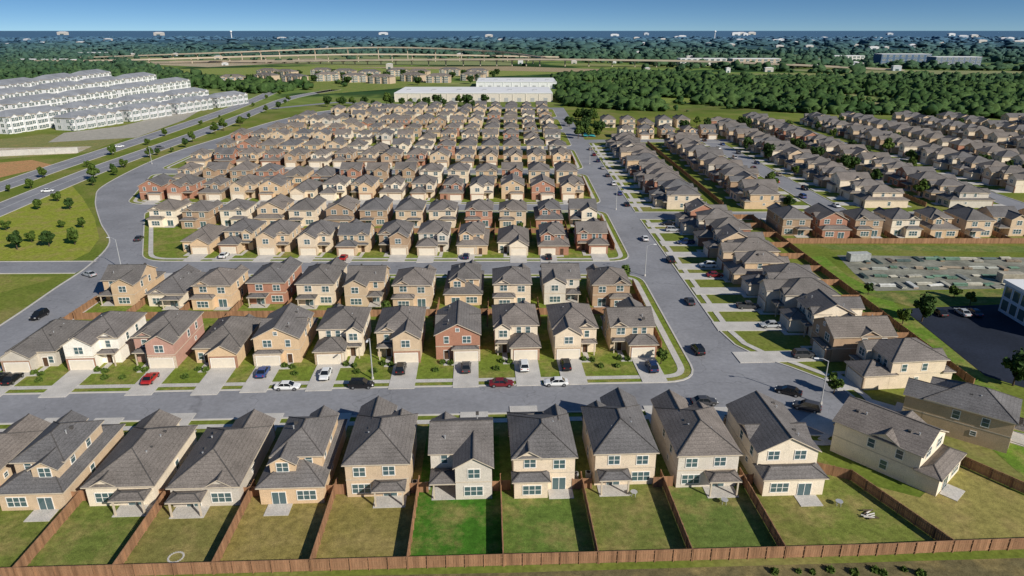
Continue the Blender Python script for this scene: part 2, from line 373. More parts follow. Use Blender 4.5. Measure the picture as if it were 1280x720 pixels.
def htype(t,mir):
    W=MB(); Rf=MB(); V=MB(); wins=[]; posts=[]; vents=[]
    def vol(x0,x1,y0,y1,h,roof,sl=.5,ext=(0,0,0,0),z0=0):
        W.box(x0,x1,y0,y1,z0,h,'wall')
        if h>5: W.box(x0-.03,x1+.03,y0-.03,y1+.03,2.95,3.12,'trim')
        X0,X1,Y0,Y1=x0+ext[0],x1+ext[1],y0+ext[2],y1+ext[3]
        if roof=='h': Rf.hip(X0,X1,Y0,Y1,h,sl)
        elif roof=='gy': Rf.gable(W,X0,X1,Y0,Y1,h,sl,'y')
        elif roof=='gx': Rf.gable(W,X0,X1,Y0,Y1,h,sl,'x')
    gx=-1.75; gy=-8; dx=2.3; dy=-5; pd=(1.8,7); ps=None
    if t==0:
        vol(-4.7,4.7,-5,7,E,'h',.52); vol(-4.68,.9,-8,-5,E-.03,'gy',.6,(0,0,0,3))
        Rf.gable(W,.6,4.3,-5,-1,E+.03,.58,'y')
        Rf.hip(.95,4.4,-6.6,-4.9,2.9,.4,.25); posts+=[(4.1,-6.5)]; Rf.hip(-.3,4.2,7.1,9.3,2.7,.4,.25); posts+=[(-.1,9.2),(4,9.2)]; ps=(-.5,4.3,7.05,9.5)
        wins+=[('A',-1.75,-8,4.4,'f'),('B',2.6,-5,4.4,'f'),('A',-2.6,7,4.4,'b'),('A',1.8,7,4.5,'b'),('C',-2.5,7,1.5,'b')]
        vents+=[(1.5,3,7.3),(-1.8,2,7.3)]
    elif t==1:
        vol(-4.7,4.7,-3,7.5,E,'h',.5); vol(-4.68,1.4,-8,-3,S,'h',.5,(0,0,0,1)); vol(1.42,4.68,-4.4,-3,E-.03,'gy',.68,(0,0,0,2.5))
        vol(-4.68,.4,7.5,9.3,S,'h',.5,(0,0,0,0)); dy=-4.4; dx=2.6; pd=(2.3,7.5); ps=(.6,4.4,7.6,9.6)
        Rf.gable(W,-4.4,-.4,3.5,7.5,E+.02,.6,'y')
        Rf.hip(1.5,4.5,-5.6,-4.4,2.8,.4,.2); posts+=[(4.1,-5.5)]
        wins+=[('B',-2.6,-3,4.6,'f'),('B',-.6,-3,4.6,'f'),('A',2.9,-4.4,4.5,'f'),('A',-2.2,7.5,4.8,'b'),('A',2.3,7.5,4.5,'b'),('C',-2,9.3,1.5,'b')]
        vents+=[(1.2,4,7.4),(2,1,7.1)]
    elif t==2:
        vol(-4.7,4.7,-6.8,5.6,E,'gy',.5); vol(-4.68,4.68,5.6,8.4,S,'h',.5,(0,0,-.2,0)); Rf.hip(-4.3,1.2,-8,-6.6,2.75,.45,.2)
        Rf.gable(W,-4.7,4.7,-1.5,2.5,E+.01,.55,'x')
        W.box(-4.36,1.0,-8,-6.8,0,2.72,'wall'); dy=-6.8; dx=2.5; pd=(1.7,8.4); ps=(.2,3.6,8.5,10.8)
        wins+=[('A',-1.9,-6.8,4.5,'f'),('B',2.4,-6.8,4.5,'f'),('A',-2.3,5.6,5.0,'b'),('A',1.9,5.6,5.0,'b'),('C',-2.2,8.4,1.5,'b'),('D',0,-6.8,6.7,'f')]
        vents+=[(2,-3.5,7.2),(2,4,7.2)]
    elif t==3:
        vol(-4.7,4.7,-6,8,S+.4,'h',.56); vol(-4.68,1.1,-8.5,-6,S+.37,'gy',.6,(0,0,0,3.5)); gy=-8.5; dy=-6; dx=2.4; pd=(1.8,8)
        Rf.gable(W,-4.0,-.2,4,8,S+.42,.6,'y')
        Rf.hip(-.2,4.2,8.1,10.2,2.6,.35,.25); posts+=[(0,10.1),(4,10.1)]; ps=(-.4,4.3,8.05,10.4)
        wins+=[('B',3.6,-6,1.6,'f'),('C',-2.2,8,1.5,'b')]; vents+=[(1.8,3,5.2),(2.0,-1,5.2)]
    elif t==4:
        vol(-4.7,4.7,-8,8,S,'h',.5); vol(-4.0,3.4,-5,4.6,E,'h',.54); vol(-3.98,.2,-6.2,-5,E-.03,'gy',.62,(0,0,0,2.4)); dy=-8; dx=2.6; pd=(1.9,8); ps=(0,3.6,8.05,10.4)
        vol(-.4,3.38,4.6,6.2,E-.05,'gy',.58,(0,0,-3,0))
        wins+=[('A',-1.9,-6.2,5,'f'),('B',1.8,-5,5,'f'),('B',-2,4.6,5,'b'),('A',1.5,6.2,5,'b'),('C',-2.2,8,1.5,'b')]
        vents+=[(1.3,0,7.4)]
    else:
        vol(-4.7,4.7,-4.5,4.2,E,'gx',.54); vol(-4.68,.8,4.2,7.6,E-.03,'gy',.56,(0,0,-3,0)); vol(-4.68,1.2,-8,-4.5,S,'h',.5,(0,0,0,.8))
        Rf.gable(W,1.2,4.4,-4.5,-1,E+.02,.6,'y')
        Rf.hip(1.0,4.5,4.3,7.4,2.7,.4,.25); posts+=[(4.1,7.3)]; dy=-4.5; dx=2.7; pd=(2.6,4.2); ps=(.9,4.5,4.3,7.6)
        Rf.hip(1.3,4.5,-5.8,-4.4,2.8,.4,.2); posts+=[(4.1,-5.7)]
        wins+=[('B',-2.6,-4.5,4.7,'f'),('B',-.6,-4.5,4.7,'f'),('A',2.5,-4.5,4.6,'f'),('A',-2,7.6,4.5,'b'),('C',-1.9,7.6,1.5,'b'),('B',2.6,4.2,4.6,'b')]
        vents+=[(2.5,2.4,7.0),(-2.5,-2.5,7.1)]
    up=t!=3
    for y in (-1.2,2.8):
        if up and t!=4: wins+=[('B',4.7,y,4.4,'r'),('B',-4.7,y+.6,4.4,'l')]
        elif t==4: wins+=[('B',3.4,y,4.9,'r'),('B',-4.0,y,4.9,'l')]
    wins+=[('B',4.7,1,1.6,'r'),('D',-4.7,2.2,1.9,'l')]
    V.box(-4.73,gx-2.55,gy-.03,gy+.25,0,2.7,'veneer'); V.box(gx+2.55,(.95 if t!=4 else 1.6),gy-.03,gy+.25,0,2.7,'veneer'); V.box(gx-2.55,gx+2.55,gy-.03,gy+.25,2.4,2.7,'veneer')
    if mir:
        W.flip();Rf.flip();V.flip(); wins=[(k,-x,y,z,{'l':'r','r':'l'}.get(f,f)) for k,x,y,z,f in wins]
        posts=[(-x,y) for x,y in posts]; vents=[(-x,y,z) for x,y,z in vents]; gx=-gx; dx=-dx; pd=(-pd[0],pd[1]); ps=(-ps[1],-ps[0],ps[2],ps[3])
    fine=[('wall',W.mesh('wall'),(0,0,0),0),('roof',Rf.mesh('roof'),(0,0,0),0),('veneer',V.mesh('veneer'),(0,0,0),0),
      ('garage_door',SIM['garage_door'],(gx,gy,0),0,[('frame',SIM['garage_frame'],(0,0,0),0)]),
      ('front_door',SIM['front_door'],(dx,dy,0),0,[('frame',SIM['door_frame'],(0,0,0),0)]),
      ('patio_door',SIM['patio_door'],(pd[0],pd[1],0),R(180))]
    mid=[x[:4] for x in fine]; fine=list(fine)
    for x,y in posts: fine.append(('porch_post',SIM['porch_post'],(x,y,0),0))
    for x,y,z in vents: fine.append(('roof_vent',SIM['roof_vent'],(x,y,z),0)); fine.append(('roof_vent',SIM['vent_box'],(x,y-1.3,z+.1),0))
    LO=MB(); LO.add(W);LO.add(Rf);LO.add(V);LO.add(GD,(gx,gy,0));LO.add(PD,(pd[0],pd[1],0),R(180));LO.add(DR,(dx,dy,0))
    for k,x,y,z,f in wins:
        fine.append(('window',WM[k][0],(x,y,z),ROT[f],[('pane',WM[k][1],(0,0,0),0)]))
        mid.append(('window',WM[k][2],(x,y,z),ROT[f])); LO.add(WM[k][3],(x,y,z),ROT[f])
    return dict(fine=fine,mid=mid,lo=LO.mesh('house'),lomb=LO,gx=gx,gy=gy,dx=dx,dy=dy,ps=ps,storeys='one-storey' if t==3 else 'two-storey')
HT={(t,m):htype(t,m) for t in range(6) for m in (0,1)}
COL={'tan':(.62,.47,.32),'cream':(.80,.69,.54),'beige':(.72,.59,.44),'brown':(.42,.29,.19),'red brick':(.42,.21,.14),'grey-beige':(.60,.54,.46),'warm tan':(.64,.46,.29),'white':(.84,.79,.70),'pink-brown':(.48,.28,.22)}
CN=['tan','cream','beige','tan','brown','beige','brown','grey-beige','cream','tan','beige','tan','warm tan','brown','warm tan','red brick','cream','red brick']
CNL=['brown','red brick','tan','brown','warm tan','red brick']
HOUSES=[]
DS=(.935,1,.96)
def house(x,y,rz,t,mir,cn,tail,drive,lod=None,sc=DS):
    HOUSES.append(dict(x=x,y=y,rz=rz,t=t,mir=mir,cn=cn,tail=tail,drive=drive,lod=lod,sc=sc))
XA=[-77.8+11.75*i for i in range(11)]
tA=[(3,0,'tan'),(4,1,'tan'),(3,1,'cream'),(3,0,'grey-beige'),(4,0,'warm tan'),(0,1,'tan'),(5,0,'grey-beige'),(1,1,'beige'),(0,0,'beige'),(0,1,'grey-beige'),(2,1,'cream')]
for i,(x,(t,m_,c)) in enumerate(zip(XA,tA)):
    house(x-.2,88.2+.04*x+rnd.uniform(-.7,.7)+(1.2 if i>=7 and i<9 else 0),R(182.5),t,m_,c,f"{od(i)} from the left in the nearest row with fenced lawns",7.2,None,(.93 if t!=3 else .98,1.04,.96))
house(58.1,89.6,R(221.3),2,0,'cream','in the bottom right corner with a side wall facing the camera',6,None,(1.0,1,.96))
house(74.5,98.5,R(232),0,1,'warm tan','second behind the corner house at the lower right',6)
tB=[(3,0,'grey-beige'),(0,0,'white'),(0,1,'pink-brown'),(3,1,'warm tan'),(2,0,'warm tan'),(1,0,'cream'),(0,1,'tan'),(2,1,'red brick'),(1,1,'cream'),(0,0,'beige'),(5,1,'tan')]
XB=[-93.8+11.85*i for i in range(11)]
for i,(x,(t,m_,c)) in enumerate(zip(XB,tB)):
    house(x-.3,126.2+.05*(x+93.8),R(2.85),t,m_,c,f"{od(i)} from the left in the first row beyond the near street",10.6)
def prow(xs,yc,rz,name,drive,dl,tt=(0,1,2,4,5,0,1,3),lb=0):
    for i,x in enumerate(xs):
        t=rnd.choice(tt)
        house(x+rnd.uniform(-.4,.4),yc+rnd.uniform(-1.1,1.1),rz+R(rnd.uniform(-.8,.8)),t,rnd.random()<.5,rnd.choice(CNL if i<lb else CN),name%od(i),drive,dl)
nm="%s from the left in the {} row beyond the near street"
prow([-94.5+11.84*i for i in range(11)],159.3,R(181),nm.format('second'),7.7,'fine')
lefts=[(-95,-118),(-141,-152),(-158,-161),(-162,-158),(-156,-152),(-146,-128)]
for k in range(6):
    y0=185+69*k; pitch=11.75 if k<3 else 12.2
    for r,(yc,rz) in enumerate(((y0+14.6,0),(y0+45,R(180)))):
        x0=lefts[k][r]; n=int((23.8-x0)/pitch)+1; xs=[23.8-pitch*(n-1-i) for i in range(n)]
        prow(xs,yc,rz,nm.format(ORD[2+2*k+r]),6.4,'mid' if k<2 else 'lo',lb=4 if 1<=k<=3 else 0)
rt="%s nearest in the {} row right of the long street"
def vrow(x,ys,rz,name,drive,dl,xs=None):
    for i,y in enumerate(ys):
        xx=xs[i] if xs else x
        house(xx+rnd.uniform(-.5,.5),y,rz+R(rnd.uniform(-.6,.6)),rnd.choice((0,1,2,4,5,0,1)),rnd.random()<.5,rnd.choice(CN) if i or x>67 else 'beige',name%od(i),(xx-8-45.6 if drive is None else drive),dl)
vrow(66.5,[116+11.05*i for i in range(11)],R(-90),"%s nearest in the first row right of the long street",None,'fine',[72,70.5,69,67.5,66.5,66,65.5,65,64.5,64.5,64])
HOUSES[-11]['drive']=4.5; HOUSES[-11]['rz']=R(-84); HOUSES[-11]['t']=1; HOUSES[-10]['rz']=R(-87)
vrow(62,[250.5+11.9*i for i in range(13)],R(-90),"%s nearest in that first row beyond the side street",8.6,'mid')
vrow(95.5,[251+11.9*i for i in range(13)],R(90),rt.format('second'),8.6,'mid')
vrow(139,[253+12*i for i in range(19)],R(-90),rt.format('third'),7,'lo')
vrow(171,[253+12*i for i in range(21)],R(90),rt.format('fourth'),7,'lo')
vrow(212,[278+12*i for i in range(19)],R(-90),rt.format('fifth'),7,'lo')
vrow(241,[318+12*i for i in range(16)],R(90),rt.format('sixth'),7,'lo')
vrow(281,[370+12*i for i in range(12)],R(-90),rt.format('seventh'),7,'lo')
vrow(311,[400+12*i for i in range(9)],R(90),rt.format('eighth'),7,'lo')
vrow(351,[440+12*i for i in range(5)],R(-90),rt.format('ninth'),7,'lo')
prow([91+11.6*i for i in range(8)],218,R(180),"%s from the left in the row behind the storage yard",6,'mid')
prow([70+12.5*i for i in range(5)],427,0,"%s from the left in the far row beside the pool",6,'lo')
prow([66+12.5*i for i in range(5)],478,R(180),"%s from the left in the farthest row beyond the pool",6,'lo')
HOUSES.sort(key=lambda h:math.hypot(h['x'],h['y']))
GN=len(HOUSES); stuffmb=MB()
for i,h in enumerate(HOUSES):
    T=HT[(h['t'],int(h['mir']))]; h['T']=T
    lab=f"{h['cn']} {T['storeys']} house, {h['tail']}"
    if len(lab.replace(',','').split())>16: lab=lab.replace(T['storeys']+' ','')
    loc=(h['x'],h['y'],0)
    if i<299:
        lod=h['lod'] or 'fine'
        jj=rnd.uniform(.93,1.06); jc=tuple(c*jj for c in COL[h['cn']])
        if lod=='lo':
            o=ob('house',T['lo'],None,loc,h['rz'],jc); tag(o,lab,'house','houses of the estate'); o.scale=h['sc']
        else:
            e=spawn('house',lab,'house','houses of the estate',T[lod],loc,h['rz'],jc); e.scale=h['sc']
    else: stuffmb.add(T['lomb'],loc,h['rz'],h['sc'])
    if math.hypot(h['x'],h['y'])<420:
        d=MB(); sx_,sy=h['sc'][:2]; g_=T['gx']*sx_; gy=T['gy']*sy; d.box(g_-2.4,g_+2.4,gy-h['drive'],gy-.1,.02,.16,'concrete')
        dx=T['dx']*sx_; sgn=1 if dx>g_ else -1; a,b2=sorted((g_+sgn*2.4,dx+sgn*.5))
        d.box(a,b2,gy-1.6,gy-.5,.02,.13,'concrete'); a,b2=sorted((dx-.5,dx+.5)); d.box(a,b2,gy-.5,T['dy']*sy-.1,.02,.12,'concrete')
        q=T['ps']; d.box(q[0]*sx_,q[1]*sx_,q[2]*sy,q[3]*sy,.02,.11,'concrete')
        struct('driveway',d,None,None,loc,h['rz'])
if stuffmb.v:
    o=ob('houses',stuffmb.mesh('houses'),None,(0,0,0),0,COL['tan']); tag(o,'farthest tan and cream houses at the back of the estate','houses',None,'stuff')
def HW(h,lx,ly):
    c,s=math.cos(h['rz']),math.sin(h['rz']); lx*=h['sc'][0]; return (h['x']+lx*c-ly*s,h['y']+lx*s+ly*c)

# ------------------------------------------------------------ fences
def fence(p0,p1,label,group,det=1,h=1.8):
    dx,dy=p1[0]-p0[0],p1[1]-p0[1]; L=math.hypot(dx,dy); rz=math.atan2(dy,dx); n=max(1,int(round(L/2.5)))
    pan=MB()
    if det==2:
        nb=int(L/.3)
        for i in range(nb):
            a=i*L/nb; pan.box(a+.01,a+L/nb-.01,-.012,.012,.06,h-.06+rnd.uniform(-.03,.03),'wood')
    else: pan.box(0,L,-.02,.02,.05,h-.05,'wood')
    ra=MB(); ra.box(0,L,.021,.06,.35,.44,'wood'); ra.box(0,L,.021,.06,h-.5,h-.41,'wood')
    if det==2: ra.box(0,L,-.07,-.021,.35,.46,'wood'); ra.box(0,L,-.07,-.021,h-.5,h-.39,'wood'); ra.box(0,L,-.05,.05,h-.02,h+.02,'wood')
    po=MB(); po.box(-.05,.05,-.13,.06,0,h+.04,'wood')
    if det==2:
        e=ob('wooden_fence',None,None,(*p0,0),rz); tag(e,label,'fence',group)
        ob('board_panel',pan.mesh('board_panel'),e); ob('rail',ra.mesh('rail'),e); pm=po.mesh('post')
        for i in range(n+1): ob('post',pm,e,(i*L/n,0,0))
    else:
        pan.add(ra)
        for i in range(n+1): pan.add(po,(i*L/n,.09,0))
        o=ob('wooden_fence',pan.mesh('wooden_fence'),None,(*p0,0),rz); tag(o,label,'fence',group)
fb=lambda x:66.9+.038*x
fx=[x+5.75 for x in XA]
LC=[(.20,.19,.045),(.155,.185,.038),(.15,.185,.04),(.20,.185,.055),(.26,.21,.065),(.24,.20,.06),(.055,.155,.016),(.12,.18,.035),(.165,.185,.045),(.13,.175,.04),(.175,.185,.045)]
px=-83.5
for i,x in enumerate(fx):
    if i<11:
        sheet('lawn',[(px+.5,fb(px)),(x+.5,fb(x)),(x-.8,101+.04*x),(px-.8,101+.04*px)],.024,'lawn',LC[i])
    if i<10: fence((x+.45,fb(x)),(x-.15,83.2+.04*x),f"cedar side fence right of the {od(i)} back lawn from the left",'side fences of the near lawns',2)
    fence((px+.6,fb(px)),(x+.45,fb(x)),f"cedar rear fence closing the {od(i)} back lawn from the left",'rear fence panels of the near lawns',2)
    if i<10:
        fence((x-1.5,81.5+.04*x),(x-.25,81.5+.04*x),f"short cedar fence left of the {od(i)} side fence, joining its house",'short fences joining houses',1)
        fence((x-.1,81.7+.04*x),(x+1.3,81.7+.04*x),f"short cedar fence right of the {od(i)} side fence, joining its house",'short fences joining houses',1)
    px=x
pc=P(1062,600); pd_=P(1190,690)
fence((fx[10]+.5,fb(fx[10])),pd_,'cedar rear fence near the lower right corner below the diagonal fence','rear fence panels of the near lawns',2)
fence(pc,pd_,'diagonal cedar fence left of the dry lawn by the corner house','side fences of the near lawns',2)
fence(pd_,(80,70.4),'cedar rear fence at the bottom right corner of the dry lawn','rear fence panels of the near lawns',2)
fence(P(1187,576),P(1290,622),'cedar fence running right from the rear of the corner house','side fences of the near lawns',2)
sheet('lawn',[(fx[10]-5,fb(45)),pd_,pc,(46,96),(40,98)],.028,'lawn',(.175,.205,.042))
fence((45.5,86),pc,'short cedar fence between the tenth house and diagonal fence','short fences joining houses',1)
for i in range(10):
    x=XB[i]+5.9; yb=136+.05*(x+93.8)-1
    fence((x-.5,yb),(x-.7,153),f"cedar fence between {od(i)} and {od(i+1)} back yards behind the first row",'side fences of the first block',1)
fence((-100,143.5),(31,147),'long cedar rear fence between the first and second rows beyond the near street','mid block fences',1)
fence((31,128),(31.3,166),'cedar fence along the long street beside the first block','mid block fences',1)
fence((-100.3,128),(-101,166),'cedar fence at the left end of the first block','mid block fences',1)
for k in range(3):
    y=185+69*k; xl=[-100,-146,-158][k]
    fence((xl,y+29.5),(31,y+29.5),f"long cedar rear fence through the middle of the {ORD[k+1]} block",'mid block fences',1)
    fence((31,y+12),(31.2,y+48),f"cedar fence along the long street beside the {ORD[k+1]} block",'mid block fences',1)
    if k<2:
        n=int((31-xl)/11.75)
        for i in range(n):
            x=29.7-11.75*(n-1-i); fence((x,y+21),(x,y+38),f"cedar fence, {od(i)} side fence from the left in the {ORD[k+1]} block",'side fences of farther blocks',1)
fence((85.5,112),(84,232),'long cedar rear fence behind the first row right of the long street','mid block fences',1)
for i in range(11):
    y=110.6+11.05*i+11.05; fence((75,y),(84.5,y),f"cedar yard fence, {od(i)} nearest behind the first row at right",'yard fences at right',1)
fence((85,203),(184,203),'long cedar rear fence above the storage yard at right','mid block fences',1)
for i in range(8):
    x=96.8+11.6*i; fence((x,203.2),(x,212),f"cedar yard fence, {od(i)} from the left above the storage yard",'yard fences above storage yard',1)
fence((79,250),(79,402),'long cedar fence between the first and second rows beyond the side street','mid block fences',1)
fence((155,250),(155,430),'long cedar fence between the third and fourth rows at right','mid block fences',1)

# ------------------------------------------------------------ vehicles
def loft(mb,secs,m,caps=True):
    i=len(mb.v); n=len(secs[0])
    for s in secs: mb.v+=s
    for a in range(len(secs)-1):
        for k in range(n):
            mb.f.append((i+a*n+k,i+a*n+(k+1)%n,i+(a+1)*n+(k+1)%n,i+(a+1)*n+k)); mb.m.append(m)
    if caps:
        mb.f.append(tuple(i+k for k in range(n))); mb.m.append(m); j=i+(len(secs)-1)*n; mb.f.append(tuple(j+k for k in range(n))); mb.m.append(m)
def carproto(kind):
    zt={'sedan':.93,'suv':1.08,'pickup':1.05,'van':1.1}[kind]; L=2.3 if kind!='pickup' else 2.7
    prof=[(-1,.5,zt-.22,.74),(-.965,.32,zt-.04,.85),(-.7,.24,zt,.91),(0,.22,zt-.02,.92),(.5,.24,zt-.04,.91),(.86,.3,zt-.16,.86),(1,.42,zt-.34,.72)]
    secs=[]
    for fx_,zb,z1,hw in prof:
        zm=(zb+z1)/2+.05
        secs.append([(fx_*L,-hw*.9,zb),(fx_*L,-hw,zb+.14),(fx_*L,-hw,zm),(fx_*L,-hw*.93,z1-.04),(fx_*L,-hw*.8,z1),(fx_*L,hw*.8,z1),(fx_*L,hw*.93,z1-.04),(fx_*L,hw,zm),(fx_*L,hw,zb+.14),(fx_*L,hw*.9,zb)])
    B=MB(); loft(B,secs,'paint')
    gh={'sedan':(-1.75,-1.05,.3,1.15,1.44),'suv':(-2.1,-1.8,.35,1.15,1.74),'pickup':(-.75,-.55,.55,1.3,1.78),'van':(-2.15,-1.95,.6,1.6,1.85)}[kind]
    a,b,c,d,top=gh; z0=zt-.06; ww,wt=.80,.64
    g=MB(); g.raw([(a,-ww,z0),(d,-ww,z0),(d,ww,z0),(a,ww,z0),(b,-wt,top-.04),(c,-wt,top-.04),(c,wt,top-.04),(b,wt,top-.04)],[(0,3,2,1),(4,5,6,7),(0,1,5,4),(1,2,6,5),(2,3,7,6),(3,0,4,7)],['cglass']*6)
    rf=MB(); t=wt+.02; rf.raw([(b-.05,-t,top-.05),(c+.05,-t,top-.05),(c+.05,t,top-.05),(b-.05,t,top-.05),(b+.08,-t*.85,top),(c-.12,-t*.85,top),(c-.12,t*.85,top),(b+.08,t*.85,top)],[(0,3,2,1),(4,5,6,7),(0,1,5,4),(1,2,6,5),(2,3,7,6),(3,0,4,7)],['paint']*6)
    for sy in (-1,1):
        for (p,q) in (((a,sy*ww,z0),(b,sy*wt,top-.05)),((d,sy*ww,z0),(c,sy*wt,top-.05)),(((a+d)/2-.1,sy*ww,z0),((b+c)/2-.1,sy*wt,top-.05))): rf.tube(p,q,.045,.04,4,'paint',False)
    if kind=='pickup':
        B.box(-2.5,-.85,-.68,.68,zt-.02,zt+.015,'tyre')
        for sy in (-1,1): B.box(-2.6,-.8,min(sy*.7,sy*.86),max(sy*.7,sy*.86),zt-.05,zt+.14,'paint')
        B.box(-2.62,-2.5,-.7,.7,zt-.05,zt+.14,'paint')
    wh=MB(); wh.tube((0,-.12,0),(0,.12,0),.35,.35,14,'tyre'); ri=MB(); ri.tube((0,-.13,0),(0,.13,0),.21,.21,10,'rim')
    wm,rm=wh.mesh('wheel'),ri.mesh('rim')
    hl=MB(); hl.box(-.12,.05,-.16,.16,-.07,.07,'lampw'); tl=MB(); tl.box(-.05,.1,-.13,.13,-.09,.09,'lampr'); hm,tm=hl.mesh('headlight'),tl.mesh('tail_light')
    bmp=MB(); bmp.box(-.06,.08,-.7,.7,-.08,.08,'tyre'); bm_=bmp.mesh('bumper')
    mi=MB(); mi.box(-.08,.08,-.1,.1,-.07,.07,'paint'); mm=mi.mesh('side_mirror')
    parts=[('body',B.mesh('body'),(0,0,0),0),('window',g.mesh('window'),(0,0,0),0),('roof',rf.mesh('roof'),(0,0,0),0)]
    for x in (-.62*L,.62*L):
        for y in (-.82,.82): parts.append(('wheel',wm,(x,y,.35),0,[('rim',rm,(0,0,0),0)]))
    for y in (-.6,.6): parts+= [('headlight',hm,(L*.955,y,zt-.3),0),('tail_light',tm,(-L*.985,y,zt-.2),0)]
    for y in (-.98,.98): parts.append(('side_mirror',mm,(d-.35,y,zt+.03),0))
    parts+=[('bumper',bm_,(L*.985,0,.42),0),('bumper',bm_,(-L*.99,0,.42),0)]
    return parts
CP={k:carproto(k) for k in ('sedan','suv','pickup','van')}
CC={'black':(.012,.012,.014),'white':(.75,.75,.74),'silver':(.42,.43,.44),'dark red':(.16,.015,.02),'red':(.4,.02,.02),'blue':(.03,.07,.22),'dark grey':(.06,.06,.065),'dark blue':(.015,.03,.09),'tan':(.3,.25,.17)}
def car(x,y,rz,kind,c,label):
    spawn('parked_car' if kind!='pickup' else 'pickup_truck',label,'car' if kind!='pickup' else 'truck','vehicles of the estate',CP[kind],(x,y,.17 if 'driveway' in label else .03),rz,CC[c])
fr_=[h for h in HOUSES if 'first row beyond the near street' in h['tail']]; fr_.sort(key=lambda h:h['x'])
for i,lst in {0:[(-1.2,'black','suv'),(1.3,'black','sedan')],2:[(0,'red','sedan')],4:[(0,'blue','sedan')],5:[(.3,'white','sedan')],6:[(-.8,'black','suv')],7:[(0,'dark grey','sedan')],8:[(-.6,'white','suv')],9:[(-1,'black','suv')],10:[(.6,'dark blue','suv')]}.items():
    h=fr_[i]
    for off,c,k in lst:
        x,y=HW(h,h['T']['gx']+off,h['T']['gy']-(5.2 if i in (2,5,10) else 3.6)); side=' right half of' if off>1 else ''
        car(x,y,h['rz']+R(-90 if i in (5,) else 90),k,c,f"{c} {k} on the{side} driveway of {od(i)} house in first front row".replace('  ',' '))
for (x,y,rz,k,c,l) in ((360,486,2,'sedan','white','white sedan parked at the far kerb of the near street, left of centre'),
    (452,484,2,'suv','black','black sport utility car parked at the far kerb just left of centre'),
    (627,482,2,'sedan','dark red','dark red sedan parked at the far kerb of the near street'),
    (695,481,182,'sedan','white','white sedan right of the dark red one along the near street'),
    (872,440,95,'suv','black','black sport utility car near the left kerb at the corner'),
    (880,505,2,'sedan','dark grey','dark grey sedan at the near kerb just before the corner'),
    (985,492,150,'sedan','black','black sedan parked in the rounded street corner'),
    (1008,512,150,'suv','dark grey','dark grey sport utility car lowest in the rounded corner'),
    (862,379,90,'sedan','dark grey','dark grey sedan at right kerb of long street, nearest one'),
    (838,327,90,'suv','black','black sport utility car on the long street below the lamp'),
    (806,300,90,'sedan','white','white sedan parked at the right kerb near side street'),
    (174,300,100,'sedan','dark grey','dark grey sedan on the curved road beside the park'),
    (112,345,150,'sedan','silver','silver sedan turning at the left junction'),
    (50,397,-95,'suv','black','black sport utility car on the left road, lower part'),
    (60,240,20,'sedan','white','white sedan on the near boulevard carriageway'),
    (200,186,40,'suv','dark grey','dark grey car farther along the near boulevard carriageway'),
    (150,184,30,'sedan','white','white sedan on the far boulevard carriageway')):
    X,Y=P(x,y); car(X,Y,R(rz),k,c,l)
cs=list(CC); ks=['sedan','suv','sedan','pickup','suv','van']
r1=[h for h in HOUSES if 'first row right of the long' in h['tail']]; r1.sort(key=lambda h:h['y'])
for i,h in enumerate(r1):
    if i in (0,4,7): continue
    c=['black','dark grey','silver','dark grey','black','dark red','white','black','dark blue','silver','black'][i%11]; k=ks[i%5]
    x,y=HW(h,h['T']['gx']+.6,h['T']['gy']-3.3); car(x,y,h['rz']+R(90 if i%2 else -90),k,c,f"{c} {k} on the driveway of {od(i)} nearest house right of long street")
for i in range(8):
    c=cs[(i*5)%9]; k=ks[(i*2)%6]; car(43.3,252+18.3*i,R(90),k,c,f"{c} {k}, {od(i)} nearest along the right kerb beyond the side street")
for i in range(12):
    c=cs[(i*4+1)%9]; k=ks[(i*5)%6]; car(114.6 if i%2 else 121.4,250+14.7*i,R(90 if i%2 else -90),k,c,f"{c} {k}, {od(i)} nearest on the second long street")
th=[h for h in HOUSES if 'in the third row beyond' in h['tail']]; th.sort(key=lambda h:h['x'])
for i in (1,4,7,9):
    h=th[i]; x,y=HW(h,h['T']['gx'],h['T']['gy']-3.4); c=cs[i%9]; car(x,y,R(90),'sedan',c,f"{c} sedan on the driveway of {od(i)} house in the third row")
for i in range(4):
    c=['black','silver','dark blue','dark grey'][i]; car(P(1150,392)[0]+1.4+2.7*[1,3,4,8][i],P(1150,392)[1]-.5,R(90),'sedan',c,f"{c} sedan, {od(i)} from left in the dark car park")

# ------------------------------------------------------------ lamps
lp=MB(); lp.tube((0,0,0),(0,0,8.5),.14,.08,8,'metal'); la=MB(); la.tube((0,0,8.4),(1.0,0,8.9),.05,.05,6,'metal'); la.tube((1.0,0,8.9),(1.9,0,8.95),.05,.04,6,'metal')
lh=MB(); lh.box(1.7,2.5,-.16,.16,8.86,9.0,'white'); lh.box(1.78,2.42,-.12,.12,8.82,8.86,'glass'); lb=MB(); lb.tube((0,0,0),(0,0,.5),.25,.22,8,'concrete')
LP=[('pole',lp.mesh('pole'),(0,0,0),0),('arm',la.mesh('arm'),(0,0,0),0),('lamp_head',lh.mesh('lamp_head'),(0,0,0),0),('base',lb.mesh('base'),(0,0,0),0)]
for x,y,rz,l in ((1026,505,175,'tall street lamp at the rounded corner beside the last right house'),(806,345,0,'tall street lamp on the left kerb of the long street'),(152,336,170,'tall street lamp by the left road junction'),(466,474,-90,'tall street lamp on the far kerb of the near street'),(770,262,0,'farther street lamp on left kerb of the long street'),(737,205,0,'farthest street lamp on left kerb of the long street'),(190,205,-60,'street lamp beside the boulevard at left')):
    X,Y=P(x,y); spawn('street_lamp',l,'street lamp','street lamps',LP,(X,Y,0),R(rz),(1,1,1))

